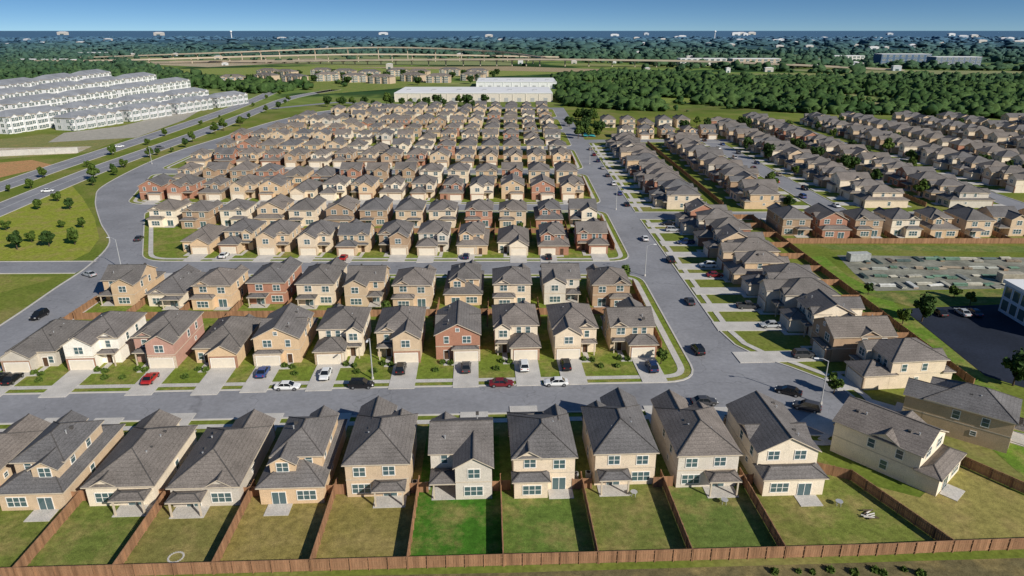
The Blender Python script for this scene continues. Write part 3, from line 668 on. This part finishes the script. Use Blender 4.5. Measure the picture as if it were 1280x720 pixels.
# ------------------------------------------------------------ trees
def crown(h,r,nq,seed,leaf=.32,mt='leaf'):
    q=np.random.RandomState(seed); mb=MB(); nc=14
    cs_=[]
    for i in range(nc):
        d=q.normal(size=3); d/=np.linalg.norm(d); rr=q.uniform(.35,1)**.6
        cs_.append((np.array([d[0]*r*.8*rr,d[1]*r*.8*rr,h*.62+d[2]*h*.3*rr]),q.uniform(.28,.5)*r))
    for i in range(nq):
        c,cr=cs_[q.randint(nc)]; d=q.normal(size=3); d/=np.linalg.norm(d); p=c+d*cr*q.uniform(.5,1.05)
        n=d+q.normal(size=3)*.6; n/=np.linalg.norm(n); u=np.cross(n,q.normal(size=3)); u/=np.linalg.norm(u); w=np.cross(n,u); s=leaf*q.uniform(.6,1.4)
        mb.face([tuple(p-u*s-w*s*.6),tuple(p+u*s-w*s*.7),tuple(p+u*s*.9+w*s*.6),tuple(p-u*s*.8+w*s*.7)],mt)
    tr=MB(); tr.tube((0,0,0),(.05,0,h*.35),h*.03,h*.022,7,'bark'); tr.tube((.05,0,h*.35),(0,.1,h*.62),h*.022,h*.01,6,'bark')
    for i in range(6):
        c,_=cs_[i]; tr.tube((.05,0,h*(.28+.04*i)),tuple(c),h*.012,h*.004,5,'bark')
    return [('trunk',tr.mesh('trunk'),(0,0,0),0),('crown',mb.mesh('crown',fix=False),(0,0,0),0)]
TR=[crown(5,1.9,800,1),crown(6.5,2.4,1000,2,.36,'leafd'),crown(4,1.4,600,3,.26),crown(8,3.4,1300,4,.42,'leafd'),crown(7,2.7,1000,5,.38)]
def tree(x,y,v,s,label,group=None):
    e=spawn('tree',label,'tree',group,TR[v],(x,y,0),rnd.uniform(0,6),(1,1,1)); e.scale=(s,s,s*rnd.uniform(.9,1.1))
for i,(x,y,v,s) in enumerate(sorted([(22,312,1,.9),(62,308,1,.85),(94,306,0,1),(72,252,0,.9),(88,262,1,.7),(48,262,0,.9),(40,303,0,.8),(104,285,2,1),(8,288,2,1),(78,285,0,.6)])):
    X,Y=P(x,y); tree(X,Y,v,s,f"small dark tree, {od(i)} from the left on the left park lawn",'park trees')
b1=[((a[0]+b_[0])/2,(a[1]+b_[1])/2) for a,b_ in zip(bw1,bw2)]
for i in range(12):
    a=b1[min(len(b1)-1,int(6+i*2.6))]; tree(a[0]+rnd.uniform(-4,4),a[1]+rnd.uniform(-6,6),rnd.choice((0,2,0)),rnd.uniform(.7,1.1),f"median tree, {od(i)} nearest between the boulevard carriageways",'boulevard median trees')
bv=offs(bw1,-12)
for i in range(20):
    a=bv[min(len(bv)-1,int(11+i*1.2))]; tree(a[0]+rnd.uniform(-4,4),a[1]+rnd.uniform(-4,4),rnd.choice((0,1,4)),rnd.uniform(.6,1.05),f"roadside tree, {od(i)} nearest along the estate side of the boulevard",'boulevard roadside trees')
for i,(x,y,v,s,l) in enumerate(((1152,402,3,.75,'round green tree beside the dark car park'),(1266,482,3,.8,'round green tree at the right edge below the car park'),(1212,382,4,.5,'green tree at the far side of the car park'),(1128,405,0,.8,'small tree left of the car park tree'),
    (1085,368,1,.5,'small dark tree at the lower left of the storage yard'),(1150,246,4,1,'green tree standing among the right hand houses'),(1192,372,0,.7,'small tree between storage yard and car park'),
    (826,455,2,.9,'small street tree on the corner of the first block'),(780,350,0,.9,'small street tree on the long street left verge'),(985,262,1,.9,'dark tree at the side street junction'),(1042,492,2,1,'small tree in front of the nearest right hand house'))):
    X,Y=P(x,y); tree(X,Y,v,s,l)
for i in range(20):
    x=rnd.uniform(38,60); y=rnd.uniform(422,520); tree(x,y,rnd.choice((0,1,3,4)),rnd.uniform(.8,1.2),f"tree by the pool park, {od(i)} of that loose group",'trees around the pool park')
for i in range(18):
    x=-160+i*8+rnd.uniform(-3,3); tree(x,604+rnd.uniform(-5,14),rnd.choice((1,3,4)),rnd.uniform(.9,1.4),f"tree beyond the last row, {od(i)} from the left",'trees beyond the last row')
sp=sorted([(rnd.choice((155,227,296,110,130,182,200)),rnd.uniform(262,490)) for _ in range(44)],key=lambda q:q[1])
for i,(x,y) in enumerate(sp): tree(x+rnd.uniform(-3,3),y,rnd.choice((0,1,4,3)),rnd.uniform(.8,1.15),f"yard tree among the right hand rows, {od(i)} nearest of them",'yard trees of the right hand rows')
yt=sorted([(rnd.uniform(-90,28),rnd.choice((144,214,283,352))+rnd.uniform(-3,3)) for _ in range(22)],key=lambda q:q[1])
for i,(x,y) in enumerate(yt): tree(x,y,rnd.choice((0,2,0)),rnd.uniform(.6,.9),f"small back yard tree in the central blocks, {od(i)} nearest",'back yard trees of the central blocks')
sh=MB(); q=np.random.RandomState(9)
for i in range(260):
    d=q.normal(size=3); d/=np.linalg.norm(d); d[2]=abs(d[2]); p=d*q.uniform(.3,.6); u=q.normal(size=3)*.12; w=q.normal(size=3)*.12
    sh.face([tuple(p-u),tuple(p-w),tuple(p+u),tuple(p+w)],'leaf')
shm=sh.mesh('shrub',fix=False)
for i,h in enumerate(fr_):
    for j,(lx,ly) in enumerate(((h['T']['dx']-.8,h['T']['gy']-.9+1.6),(h['T']['dx']+.9,h['T']['gy']+.2),(-4.6 if h['T']['gx']>0 else 4.6,h['T']['gy']-2.5))):
        x,y=HW(h,lx,ly-1.2); o=ob('shrub',shm,None,(x,y,0.03),rnd.uniform(0,6)); o.scale=(1.1,1.1,1+.4*rnd.random()); tag(o,f"{['left','middle','right'][j]} shrub before the {od(i)} house of the first front row",'shrub','front garden shrubs')
for i in range(9):
    x,y=P(975+i*22+rnd.uniform(-9,9),rnd.uniform(709,719)); o=ob('shrub',shm,None,(x,y,0),rnd.uniform(0,6)); s=rnd.uniform(.5,1.1); o.scale=(s,s,s*1.1); tag(o,f"wild shrub, {od(i)} from the left outside the rear fence",'shrub','wild shrubs outside the fence')

# ------------------------------------------------------------ woodland (mass)
bm=bmesh.new(); bmesh.ops.create_icosphere(bm,subdivisions=2,radius=1); bm.verts.ensure_lookup_table()
IV=np.array([v.co[:] for v in bm.verts]); IF=np.array([[v.index for v in f.verts] for f in bm.faces]); bm.free()
def inpoly(x,y,poly):
    c=np.zeros(len(x),bool); j=len(poly)-1
    for i in range(len(poly)):
        xi,yi=poly[i]; xj,yj=poly[j]
        c^=((yi>y)!=(yj>y))&(x<(xj-xi)*(y-yi)/(yj-yi+1e-9)+xi); j=i
    return c
def woods(name,poly,n,r,label,thin=.5,fr=90,flat=1):
    pl=np.array(poly); x=nr.uniform(pl[:,0].min(),pl[:,0].max(),n); y=nr.uniform(pl[:,1].min(),pl[:,1].max(),n)
    k=inpoly(x,y,poly)
    for e_ in EXC: k&=~(inpoly(x,y,e_)&(nr.uniform(size=n)<.93))
    x=x[k]; y=y[k]
    f=np.sin(x/fr+1.3)*np.cos(y/fr*1.1+.4)+.6*np.sin(x/fr*2.7+y/fr*1.9)+nr.normal(size=len(x))*.4
    k=f>thin-1.2; x=x[k];y=y[k]; m=len(x)
    if m==0: return
    rr=r*np.clip(np.exp(nr.normal(size=m)*.45),.3,2.0); jit=nr.uniform(.25,1.6,(m,len(IV),1))
    V=IV[None]*jit*rr[:,None,None]; V[:,:,0]*=nr.uniform(.8,1.3,(m,1)); V[:,:,2]*=nr.uniform(.6,1.1,(m,1))*flat; V[:,:,0]+=x[:,None]; V[:,:,1]+=y[:,None]; V[:,:,2]+=(rr*.65*flat)[:,None]
    V=V.reshape(-1,3); Fc=(IF[None]+(np.arange(m)*len(IV))[:,None,None]).reshape(-1,3)
    me=bpy.data.meshes.new(name); me.vertices.add(len(V)); me.vertices.foreach_set('co',V.ravel()); me.loops.add(len(Fc)*3); me.loops.foreach_set('vertex_index',Fc.ravel().astype(np.int32))
    me.polygons.add(len(Fc)); me.polygons.foreach_set('loop_start',np.arange(0,len(Fc)*3,3,dtype=np.int32)); me.materials.append(MT['wood_far']); me.update(calc_edges=True); me.validate()
    o=ob(name,me); tag(o,label,'woodland',None,'stuff')
pp=lambda l:[P(*q) for q in l]
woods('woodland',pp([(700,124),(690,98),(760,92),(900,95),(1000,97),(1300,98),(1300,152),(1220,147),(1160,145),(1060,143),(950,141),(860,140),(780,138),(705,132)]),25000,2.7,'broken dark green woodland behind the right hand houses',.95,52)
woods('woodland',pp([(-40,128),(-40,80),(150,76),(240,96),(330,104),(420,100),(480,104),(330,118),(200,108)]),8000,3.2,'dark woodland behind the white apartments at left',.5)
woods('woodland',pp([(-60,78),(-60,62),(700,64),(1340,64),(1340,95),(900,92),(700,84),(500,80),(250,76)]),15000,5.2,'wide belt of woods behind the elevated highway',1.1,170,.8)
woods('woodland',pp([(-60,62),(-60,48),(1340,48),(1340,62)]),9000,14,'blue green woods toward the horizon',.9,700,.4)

# ------------------------------------------------------------ larger buildings
def block(name,label,cat,loc,rz,L,D,h,st,wallc,roofk='hip',side=('r','f'),nb=None,wink='A',ws=1.3,group=None,rm='roof'):
    e=ob(name,None,None,(*loc,0),rz); tag(e,label,cat,group)
    W=MB(); Rf=MB(); W.box(-L/2,L/2,-D/2,D/2,0,h,'wall'); nb=nb or max(2,int(L/11))
    if roofk=='hip':
        Rf.hip(-L/2,L/2,-D/2,D/2,h,.38,.6,m=rm)
        for i in range(nb):
            x=-L/2+L*(i+.5)/nb
            for sg in (-1,1):
                y0,y1=sorted((sg*D/2,sg*(D/2+1.4))); W.box(x-2.6,x+2.6,y0,y1,0,h-.3,'wall')
                Rf.gable(W,x-2.6,x+2.6,*(sorted((sg*(D/2-4),sg*(D/2+1.4)))),h-.3,.6,'y',m=rm)
    else:
        Rf.box(-L/2-.2,L/2+.2,-D/2-.2,D/2+.2,h,h+.5,'white')
    ob('wall',W.mesh('wall'),e,color=wallc); ob('roof',Rf.mesh('roof'),e)
    wm=WM[wink][2]
    for s in range(st):
        z=h/st*(s+.5)
        for i in range(nb):
            x=-L/2+L*(i+.5)/nb
            for sd in side:
                if sd in 'fb':
                    sg=-1 if sd=='f' else 1
                    for dx,dy in ((-1.2,1.4),(1.2,1.4),(-4.2,0)) if roofk=='hip' else ((0,0),):
                        o=ob('window',wm,e,(x+dx,sg*(D/2+dy+.0),z),0 if sg<0 else R(180)); o.scale=(ws,1,ws)
        for y in (-D/4,D/4):
            for sd in side:
                if sd in 'lr':
                    sg=1 if sd=='r' else -1; o=ob('window',wm,e,(sg*L/2,y,z),R(90)*sg); o.scale=(ws,1,ws)
    return e
wc=(.74,.74,.75)
def along(p0,p1,n,L,D,h,st,lab,c=wc):
    a=math.atan2(p1[1]-p0[1],p1[0]-p0[0])
    for i in range(n):
        t=(i+.5)/n; block('apartment_building',f"{od(i)} nearest building in {lab}",'apartment building',(p0[0]+(p1[0]-p0[0])*t,p0[1]+(p1[1]-p0[1])*t),a,L,D,h,st,c,side=('l','f') ,group='white apartment buildings',nb=5,rm='paleroof',ws=1.45)
along((-296,455),(-246,645),4,42,15,8,2,'the low grey roofed row beside the boulevard',(.60,.60,.61))
along((-328,440),(-284,650),4,48,16,10.5,3,'the second white apartment row from the boulevard')
along((-366,430),(-346,750),5,58,17,13,4,'the third white apartment row from the boulevard')
along((-412,470),(-416,820),5,62,18,14,4,'the fourth white apartment row from the boulevard')
along((-462,560),(-490,860),4,62,20,15,4,'the farthest white apartment row at left')
for i in range(18):
    x=-350+(i%9)*37+rnd.uniform(-5,5); y=880+(i//9)*110+((i*37)%60); block('apartment_building',f"tan apartment building, {od(i%9)} from left in the {'nearer' if i<9 else 'farther'} tan group",'apartment building',(x,y),R(rnd.uniform(-30,30)),30,15,8,3,(.50,.39,.28),side=('f',),group='tan apartment buildings',nb=3)
for i in range(26):
    x=-345+(i*13)+rnd.uniform(-8,8); y=850+((i*53)%190); e=spawn('tree',f"dark tree between the tan apartment buildings, {od(i)} from the left",'tree','trees between tan apartments',TR[3],(x,y,0),rnd.uniform(0,6),(1,1,1)); e.scale=(1.5,1.5,1.2)
def ware(label,x0,x1,y0,y1,h,c,n=12):
    e=ob('warehouse',None,None,((x0+x1)/2,y0,0)); tag(e,label,'warehouse','large pale warehouses'); L=x1-x0; D=y1-y0
    W=MB(); W.box(-L/2,L/2,0,D,0,h,'wall')
    for i in range(n+1): x=-L/2+L*i/n; W.box(x-.3,x+.3,-.3,0,0,h,'wall')
    ob('wall',W.mesh('wall'),e,color=c)
    r=MB(); r.box(-L/2-.3,L/2+.3,-.4,D+.3,h,h+.6,'white')
    for i in range(6): r.box(-L/2+L*(i+.3)/6,-L/2+L*(i+.3)/6+4,D*.4,D*.4+4,h+.6,h+1.4,'metal')
    ob('roof',r.mesh('roof'),e); d=MB(); d.box(-1.8,1.8,-.08,0,0,3.6,'metal'); dm=d.mesh('dock_door')
    for i in range(n): ob('dock_door',dm,e,(-L/2+L*(i+.5)/n,0,0))
ware('long white warehouse just beyond the last row of houses',-108,37,650,720,7.5,(.66,.60,.52))
ware('second white warehouse behind the long one',-40,50,800,870,7,(.74,.74,.73),9)
far=[(850,908,82,12,(.66,.63,.58),'long white hall right of centre beyond the highway'),(915,975,84,14,(.52,.42,.32),'tan and white building right of the white hall'),(1100,1162,82,20,(.10,.16,.24),'dark blue glass office block at far right'),(1168,1225,84,17,(.16,.2,.26),'second dark office block at far right'),(1040,1080,76,10,(.66,.64,.6),'low white building left of the office blocks'),(95,150,70,8,(.55,.5,.43),'low pale building far left'),(10,75,79,7,(.5,.47,.42),'pale building group at the far left edge')]
for x0,x1,y,h,c,l in far:
    X0,Y=P(x0,y); X1,_=P(x1,y); block('distant_building',l,'building',((X0+X1)/2,Y+15),0,X1-X0,30,h,3 if h>10 else 2,c,'flat',('f',),nb=8,wink='C',ws=2.2,group='distant large buildings')
FB=[]
for i in range(96):
    x=rnd.uniform(0,1280) if i%2 else rnd.uniform(760,1280); y=rnd.uniform(43,62) if i<60 else rnd.uniform(66,92)
    X,Y=P(x,y); s=Y/1500
    b_=MB(); w=rnd.uniform(8,20)*s; hh=rnd.uniform(4,8)*max(s*.75,1); b_.box(-w/2,w/2,0,8*s,0,hh,'wall'); b_.hip(-w/2,w/2,0,8*s,hh,.25,.3,m='white'); b_.box(-w*.2,w*.2,-.2,0,0,hh*.4,'glass')
    FB.append((X/Y,X,Y,b_.mesh('distant_building')))
FB.sort(key=lambda q:q[0])
for i,(_,X,Y,me) in enumerate(FB):
    o=ob('distant_building',me,None,(X,Y,0),0,rnd.choice([(.66,.66,.65),(.52,.48,.43),(.45,.48,.52)])); tag(o,f"tiny pale building near the horizon, {od(i)} from the left",'building','tiny far buildings')
for x,l in ((893,'white water tower right of centre on the horizon'),(290,'white water tower left of centre on the horizon')):
    X,Y=P(x,50); mb=MB(); mb.tube((0,0,0),(0,0,48),3,2,10,'white'); t=MB(); t.tube((0,0,46),(0,0,51),3,7,14,'white'); t.tube((0,0,51),(0,0,56),7,7,14,'white'); t.tube((0,0,56),(0,0,59),7,3,14,'white')
    spawn('water_tower',l,'water tower','water towers',[('tower_shaft',mb.mesh('tower_shaft'),(0,0,0),0),('tank',t.mesh('tank'),(0,0,0),0)],(X,Y,0),0,(1,1,1))
def bridge(pts,zs,hw,label,sp):
    e=ob('highway_bridge',None,None,(0,0,0)); tag(e,label,'bridge','elevated highway bridges')
    pz=smooth([(a,b) for a,b in pts],8); zz=[q[0] for q in smooth([(z,0) for z in zs],8)]
    A=offs(pz,hw); B=offs(pz,-hw); dk=MB(); br=MB()
    for i in range(len(pz)-1):
        a,b=A[i],A[i+1]; c,d=B[i+1],B[i]; z0,z1=zz[i],zz[i+1]
        dk.face([(*a,z0),(*b,z1),(*c,z1),(*d,z0)],'beige_concrete'); dk.face([(*a,z0-1.5),(*b,z1-1.5),(*c,z1-1.5),(*d,z0-1.5)],'beige_concrete')
        dk.face([(*a,z0-1.5),(*b,z1-1.5),(*b,z1),(*a,z0)],'beige_concrete'); dk.face([(*d,z0-1.5),(*c,z1-1.5),(*c,z1),(*d,z0)],'beige_concrete')
        br.face([(*a,z0),(*b,z1),(*b,z1+.9),(*a,z0+.9)],'beige_concrete'); br.face([(*d,z0),(*c,z1),(*c,z1+.9),(*d,z0+.9)],'beige_concrete')
    ob('deck',dk.mesh('deck'),e); ob('barrier',br.mesh('barrier'),e)
    acc=0
    for i in range(1,len(pz)-1):
        acc+=math.dist(pz[i],pz[i-1])
        if acc>=sp and zz[i]>4:
            acc=0; p=MB(); z=zz[i]-1.5; p.tube((0,0,0),(0,0,z-1.5),1.1,1.1,8,'beige_concrete'); p.box(-hw*.8,hw*.8,-1.2,1.2,z-1.8,z,'beige_concrete'); d=Vector((pz[i+1][0]-pz[i][0],pz[i+1][1]-pz[i][1])); ob('pier',p.mesh('pier'),e,(*pz[i],0),math.atan2(d.y,d.x)+R(90))
bridge([(-700,1480),(-450,1420),(-250,1370),(0,1320),(180,1290),(330,1260),(480,1220),(640,1170)],[1.5,5,9,12,12,11,7,1],8,'long straight elevated highway on many piers right of centre',24)
bridge([(-1000,1650),(-600,1600),(-300,1620),(-60,1540),(60,1380)],[3,17,26,21,13],5.5,'high curved flyover ramp left of centre',40)
bridge([(-1300,1450),(-800,1400),(-500,1460),(-250,1500),(100,1550)],[2,7,13,15,8],6,'lower curved ramp at left passing under the flyover',40)
x0,y0=P(-30,197); x1,y1=P(98,191)
wl=MB(); L=math.dist((x0,y0),(x1,y1)); wl.box(0,L,0,.6,0,3,'concrete')
for i in range(int(L/6)): wl.box(i*6,i*6+.4,-.2,0,0,3.2,'concrete')
o=ob('retaining_wall',wl.mesh('retaining_wall'),None,(x0,y0,0),math.atan2(y1-y0,x1-x0)); tag(o,'long pale retaining wall at the left edge above the boulevard','wall')

# ------------------------------------------------------------ storage yard, commercial building, yard items
for i in range(52):
    row=i//13; X,Y=P(1084+(i%13)*15.5+rnd.uniform(-4,4)+(row==3)*9,326+row*10.5+rnd.uniform(-1.5,1.5)); c=[(.36,.37,.33),(.13,.22,.16),(.42,.40,.33),(.10,.14,.13),(.28,.23,.17),(.55,.55,.52)][rnd.randrange(6)]
    p=MB(); ln_=rnd.uniform(.9,2.4)
    if i%3:
        for r_ in range(rnd.choice((1,1,2))):
            for k in range(4-r_): p.tube((-ln_,(k+r_*.5)*.36,.18+r_*.3),(ln_,(k+r_*.5)*.36,.18+r_*.3),.17,.17,6,'plainobj')
        nm2,ct='pipe_stack','pipe stack'
    else:
        for k in range(2):
            for j in range(2): p.box(-ln_+j*ln_+.05,j*ln_-.05,-.6,.6,.12+k*.25,.3+k*.25,'plainobj')
            p.box(-ln_,-ln_+.15,-.6,.6,.02+k*.25,.12+k*.25,'wood'); p.box(ln_-.3,ln_-.15,-.6,.6,.02+k*.25,.12+k*.25,'wood')
        nm2,ct='slab_stack','slab stack'
    o=ob(nm2,p.mesh(nm2),None,(X,Y,.03),R(rnd.choice((0,8,-6,90))),c); tag(o,f"pile of {'pipes' if i%3 else 'slabs'}, {od(i%13)} from left in the {['back','second','third','front'][row]} line of the yard",ct,'piles in the storage yard')
for i,(x,y) in enumerate(((1072,326),(1262,352))):
    X,Y=P(x,y); c=[(.45,.46,.44),(.42,.38,.3)][i]; b_=MB(); b_.box(-3,3,-1.2,1.2,.15,2.4,'plainobj')
    for k in range(20): b_.box(-2.9+k*.3,-2.8+k*.3,-1.25,-1.2,.2,2.3,'plainobj')
    e=ob('storage_container',b_.mesh('storage_container'),None,(X,Y,.03),R([5,0][i]),c); tag(e,['pale container at the left end of the storage yard','tan container at the front right of the yard'][i],'container','storage containers')
e=ob('office_building',None,None,(114.2,131,0),R(-2)); tag(e,'pale blue and white commercial building cut by the right edge','office building')
w=MB(); w.box(0,26,0,18,0,7.0,'wall'); ob('wall',w.mesh('wall'),e,color=(.42,.54,.66)); r=MB(); r.box(-.4,26.4,-.4,18.4,7.0,7.8,'white'); r.box(4,9,4,8,7.8,9.0,'metal'); ob('roof',r.mesh('roof'),e)
wp=MB(); wp.box(-.04,.03,-1.1,1.1,-1.2,1.2,'glass'); wp.box(-.06,.03,-1.2,-1.1,-1.3,1.3,'frame'); wp.box(-.06,.03,1.1,1.2,-1.3,1.3,'frame'); wpm=wp.mesh('window')
for z in (2,5.2):
    for k in range(6): ob('window',wpm,e,(0,1.8+k*2.9,z))
    for k in range(7): ob('window',wpm,e,(2+k*3.4,0,z),R(90))
X,Y=P(220,697); rg=MB()
for k in range(22):
    a=2*math.pi*k/22; rg.box(.9*math.cos(a)-.1,.9*math.cos(a)+.1,.9*math.sin(a)-.1,.9*math.sin(a)+.1,0,.08,'concrete')
o=ob('fire_ring',rg.mesh('fire_ring'),None,(X,Y,.03)); tag(o,'ring of pale stones on the third back lawn','fire ring')
X,Y=P(1083,645); lg=MB()
for k in range(9): a=rnd.uniform(-.7,.7); x=rnd.uniform(-1,1); y=rnd.uniform(-.8,.8); z=.12+.1*(k%3); lg.tube((x-math.cos(a)*.7,y-math.sin(a)*.7,z),(x+math.cos(a)*.7,y+math.sin(a)*.7,z),.11,.09,7,'bark' if k%2 else 'concrete')
o=ob('log_pile',lg.mesh('log_pile'),None,(X,Y,.03)); tag(o,'pile of pale logs on the green lawn at lower right','log pile')
tb=MB(); tb.tube((0,0,.7),(0,0,.75),.5,.5,16,'metal'); lgm=MB(); lgm.tube((0,0,0),(0,0,.7),.04,.04,6,'metal'); tbm=tb.mesh('table_top'); lgm=lgm.mesh('leg')
for i,(x,y,l) in enumerate(((792,620,'round grey patio table behind the eighth near house'),(1048,632,'round grey patio table on the eleventh lawn'),(905,630,'round grey patio table beside the tenth near house'))):
    X,Y=P(x,y); spawn('patio_table',l,'table','patio tables',[('table_top',tbm,(0,0,0),0)]+[('leg',lgm,(.35*math.cos(a),.35*math.sin(a),0),0) for a in (.5,2.1,3.6,5.2)],(X,Y,.03),0,(1,1,1))
acb=MB(); acb.box(-.4,.4,-.4,.4,.05,.85,'metal'); acf=MB(); acf.tube((0,0,.85),(0,0,.89),.32,.32,12,'tyre'); acm,afm=acb.mesh('cabinet'),acf.mesh('fan_grille')
na=[h for h in HOUSES if 'nearest row with fenced' in h['tail']]; na.sort(key=lambda h:h['x'])
for i,h in enumerate(na):
    x,y=HW(h,-5.3 if i%2 else 5.3,5.2); spawn('air_conditioner',f"air conditioner unit beside the {od(i)} house of the nearest row",'air conditioner','air conditioners of the nearest row',[('cabinet',acm,(0,0,0),0),('fan_grille',afm,(0,0,0),0)],(x,y,.03),h['rz'],(1,1,1))

# ------------------------------------------------------------ light, sky, camera
sd=Vector((1.25,-1.2,1.05)).normalized()
l=bpy.data.lights.new('Sun','SUN'); l.energy=5.0; l.angle=R(.5); l.color=(1,.95,.85); lo=bpy.data.objects.new('Sun',l); col.objects.link(lo); lo.rotation_euler=(-sd).to_track_quat('-Z','Y').to_euler()
w=bpy.data.worlds.new('World'); scene.world=w; w.use_nodes=True; nt=w.node_tree; bg=nt.nodes['Background']
sk=N(nt,'ShaderNodeTexSky',sky_type='NISHITA'); sk.sun_disc=False; sk.sun_elevation=math.asin(sd.z); sk.sun_rotation=math.atan2(sd.x,sd.y); sk.altitude=200; sk.dust_density=.3; sk.ozone_density=2.5
tc=N(nt,'ShaderNodeTexCoord'); ad=N(nt,'ShaderNodeVectorMath',operation='MULTIPLY_ADD'); nt.links.new(tc.outputs['Generated'],ad.inputs[0]); ad.inputs[1].default_value=(1,1,3); ad.inputs[2].default_value=(0,0,.11)
nm_=N(nt,'ShaderNodeVectorMath',operation='NORMALIZE'); nt.links.new(ad.outputs[0],nm_.inputs[0]); nt.links.new(nm_.outputs[0],sk.inputs['Vector'])
hs=N(nt,'ShaderNodeHueSaturation'); hs.inputs['Saturation'].default_value=1.25; nt.links.new(sk.outputs['Color'],hs.inputs['Color'])
nt.links.new(hs.outputs['Color'],bg.inputs['Color']); bg.inputs['Strength'].default_value=.095
cam=bpy.data.cameras.new('Camera'); cam.lens=24; cam.sensor_width=36; cam.clip_end=90000; cam.clip_start=.5
co=bpy.data.objects.new('Camera',cam); col.objects.link(co); co.location=(0,0,H); co.rotation_euler=(R(90-20.7),0,0); scene.camera=co
scene.view_settings.view_transform='Standard'; scene.view_settings.look='None'; scene.view_settings.exposure=0
print('houses',GN)
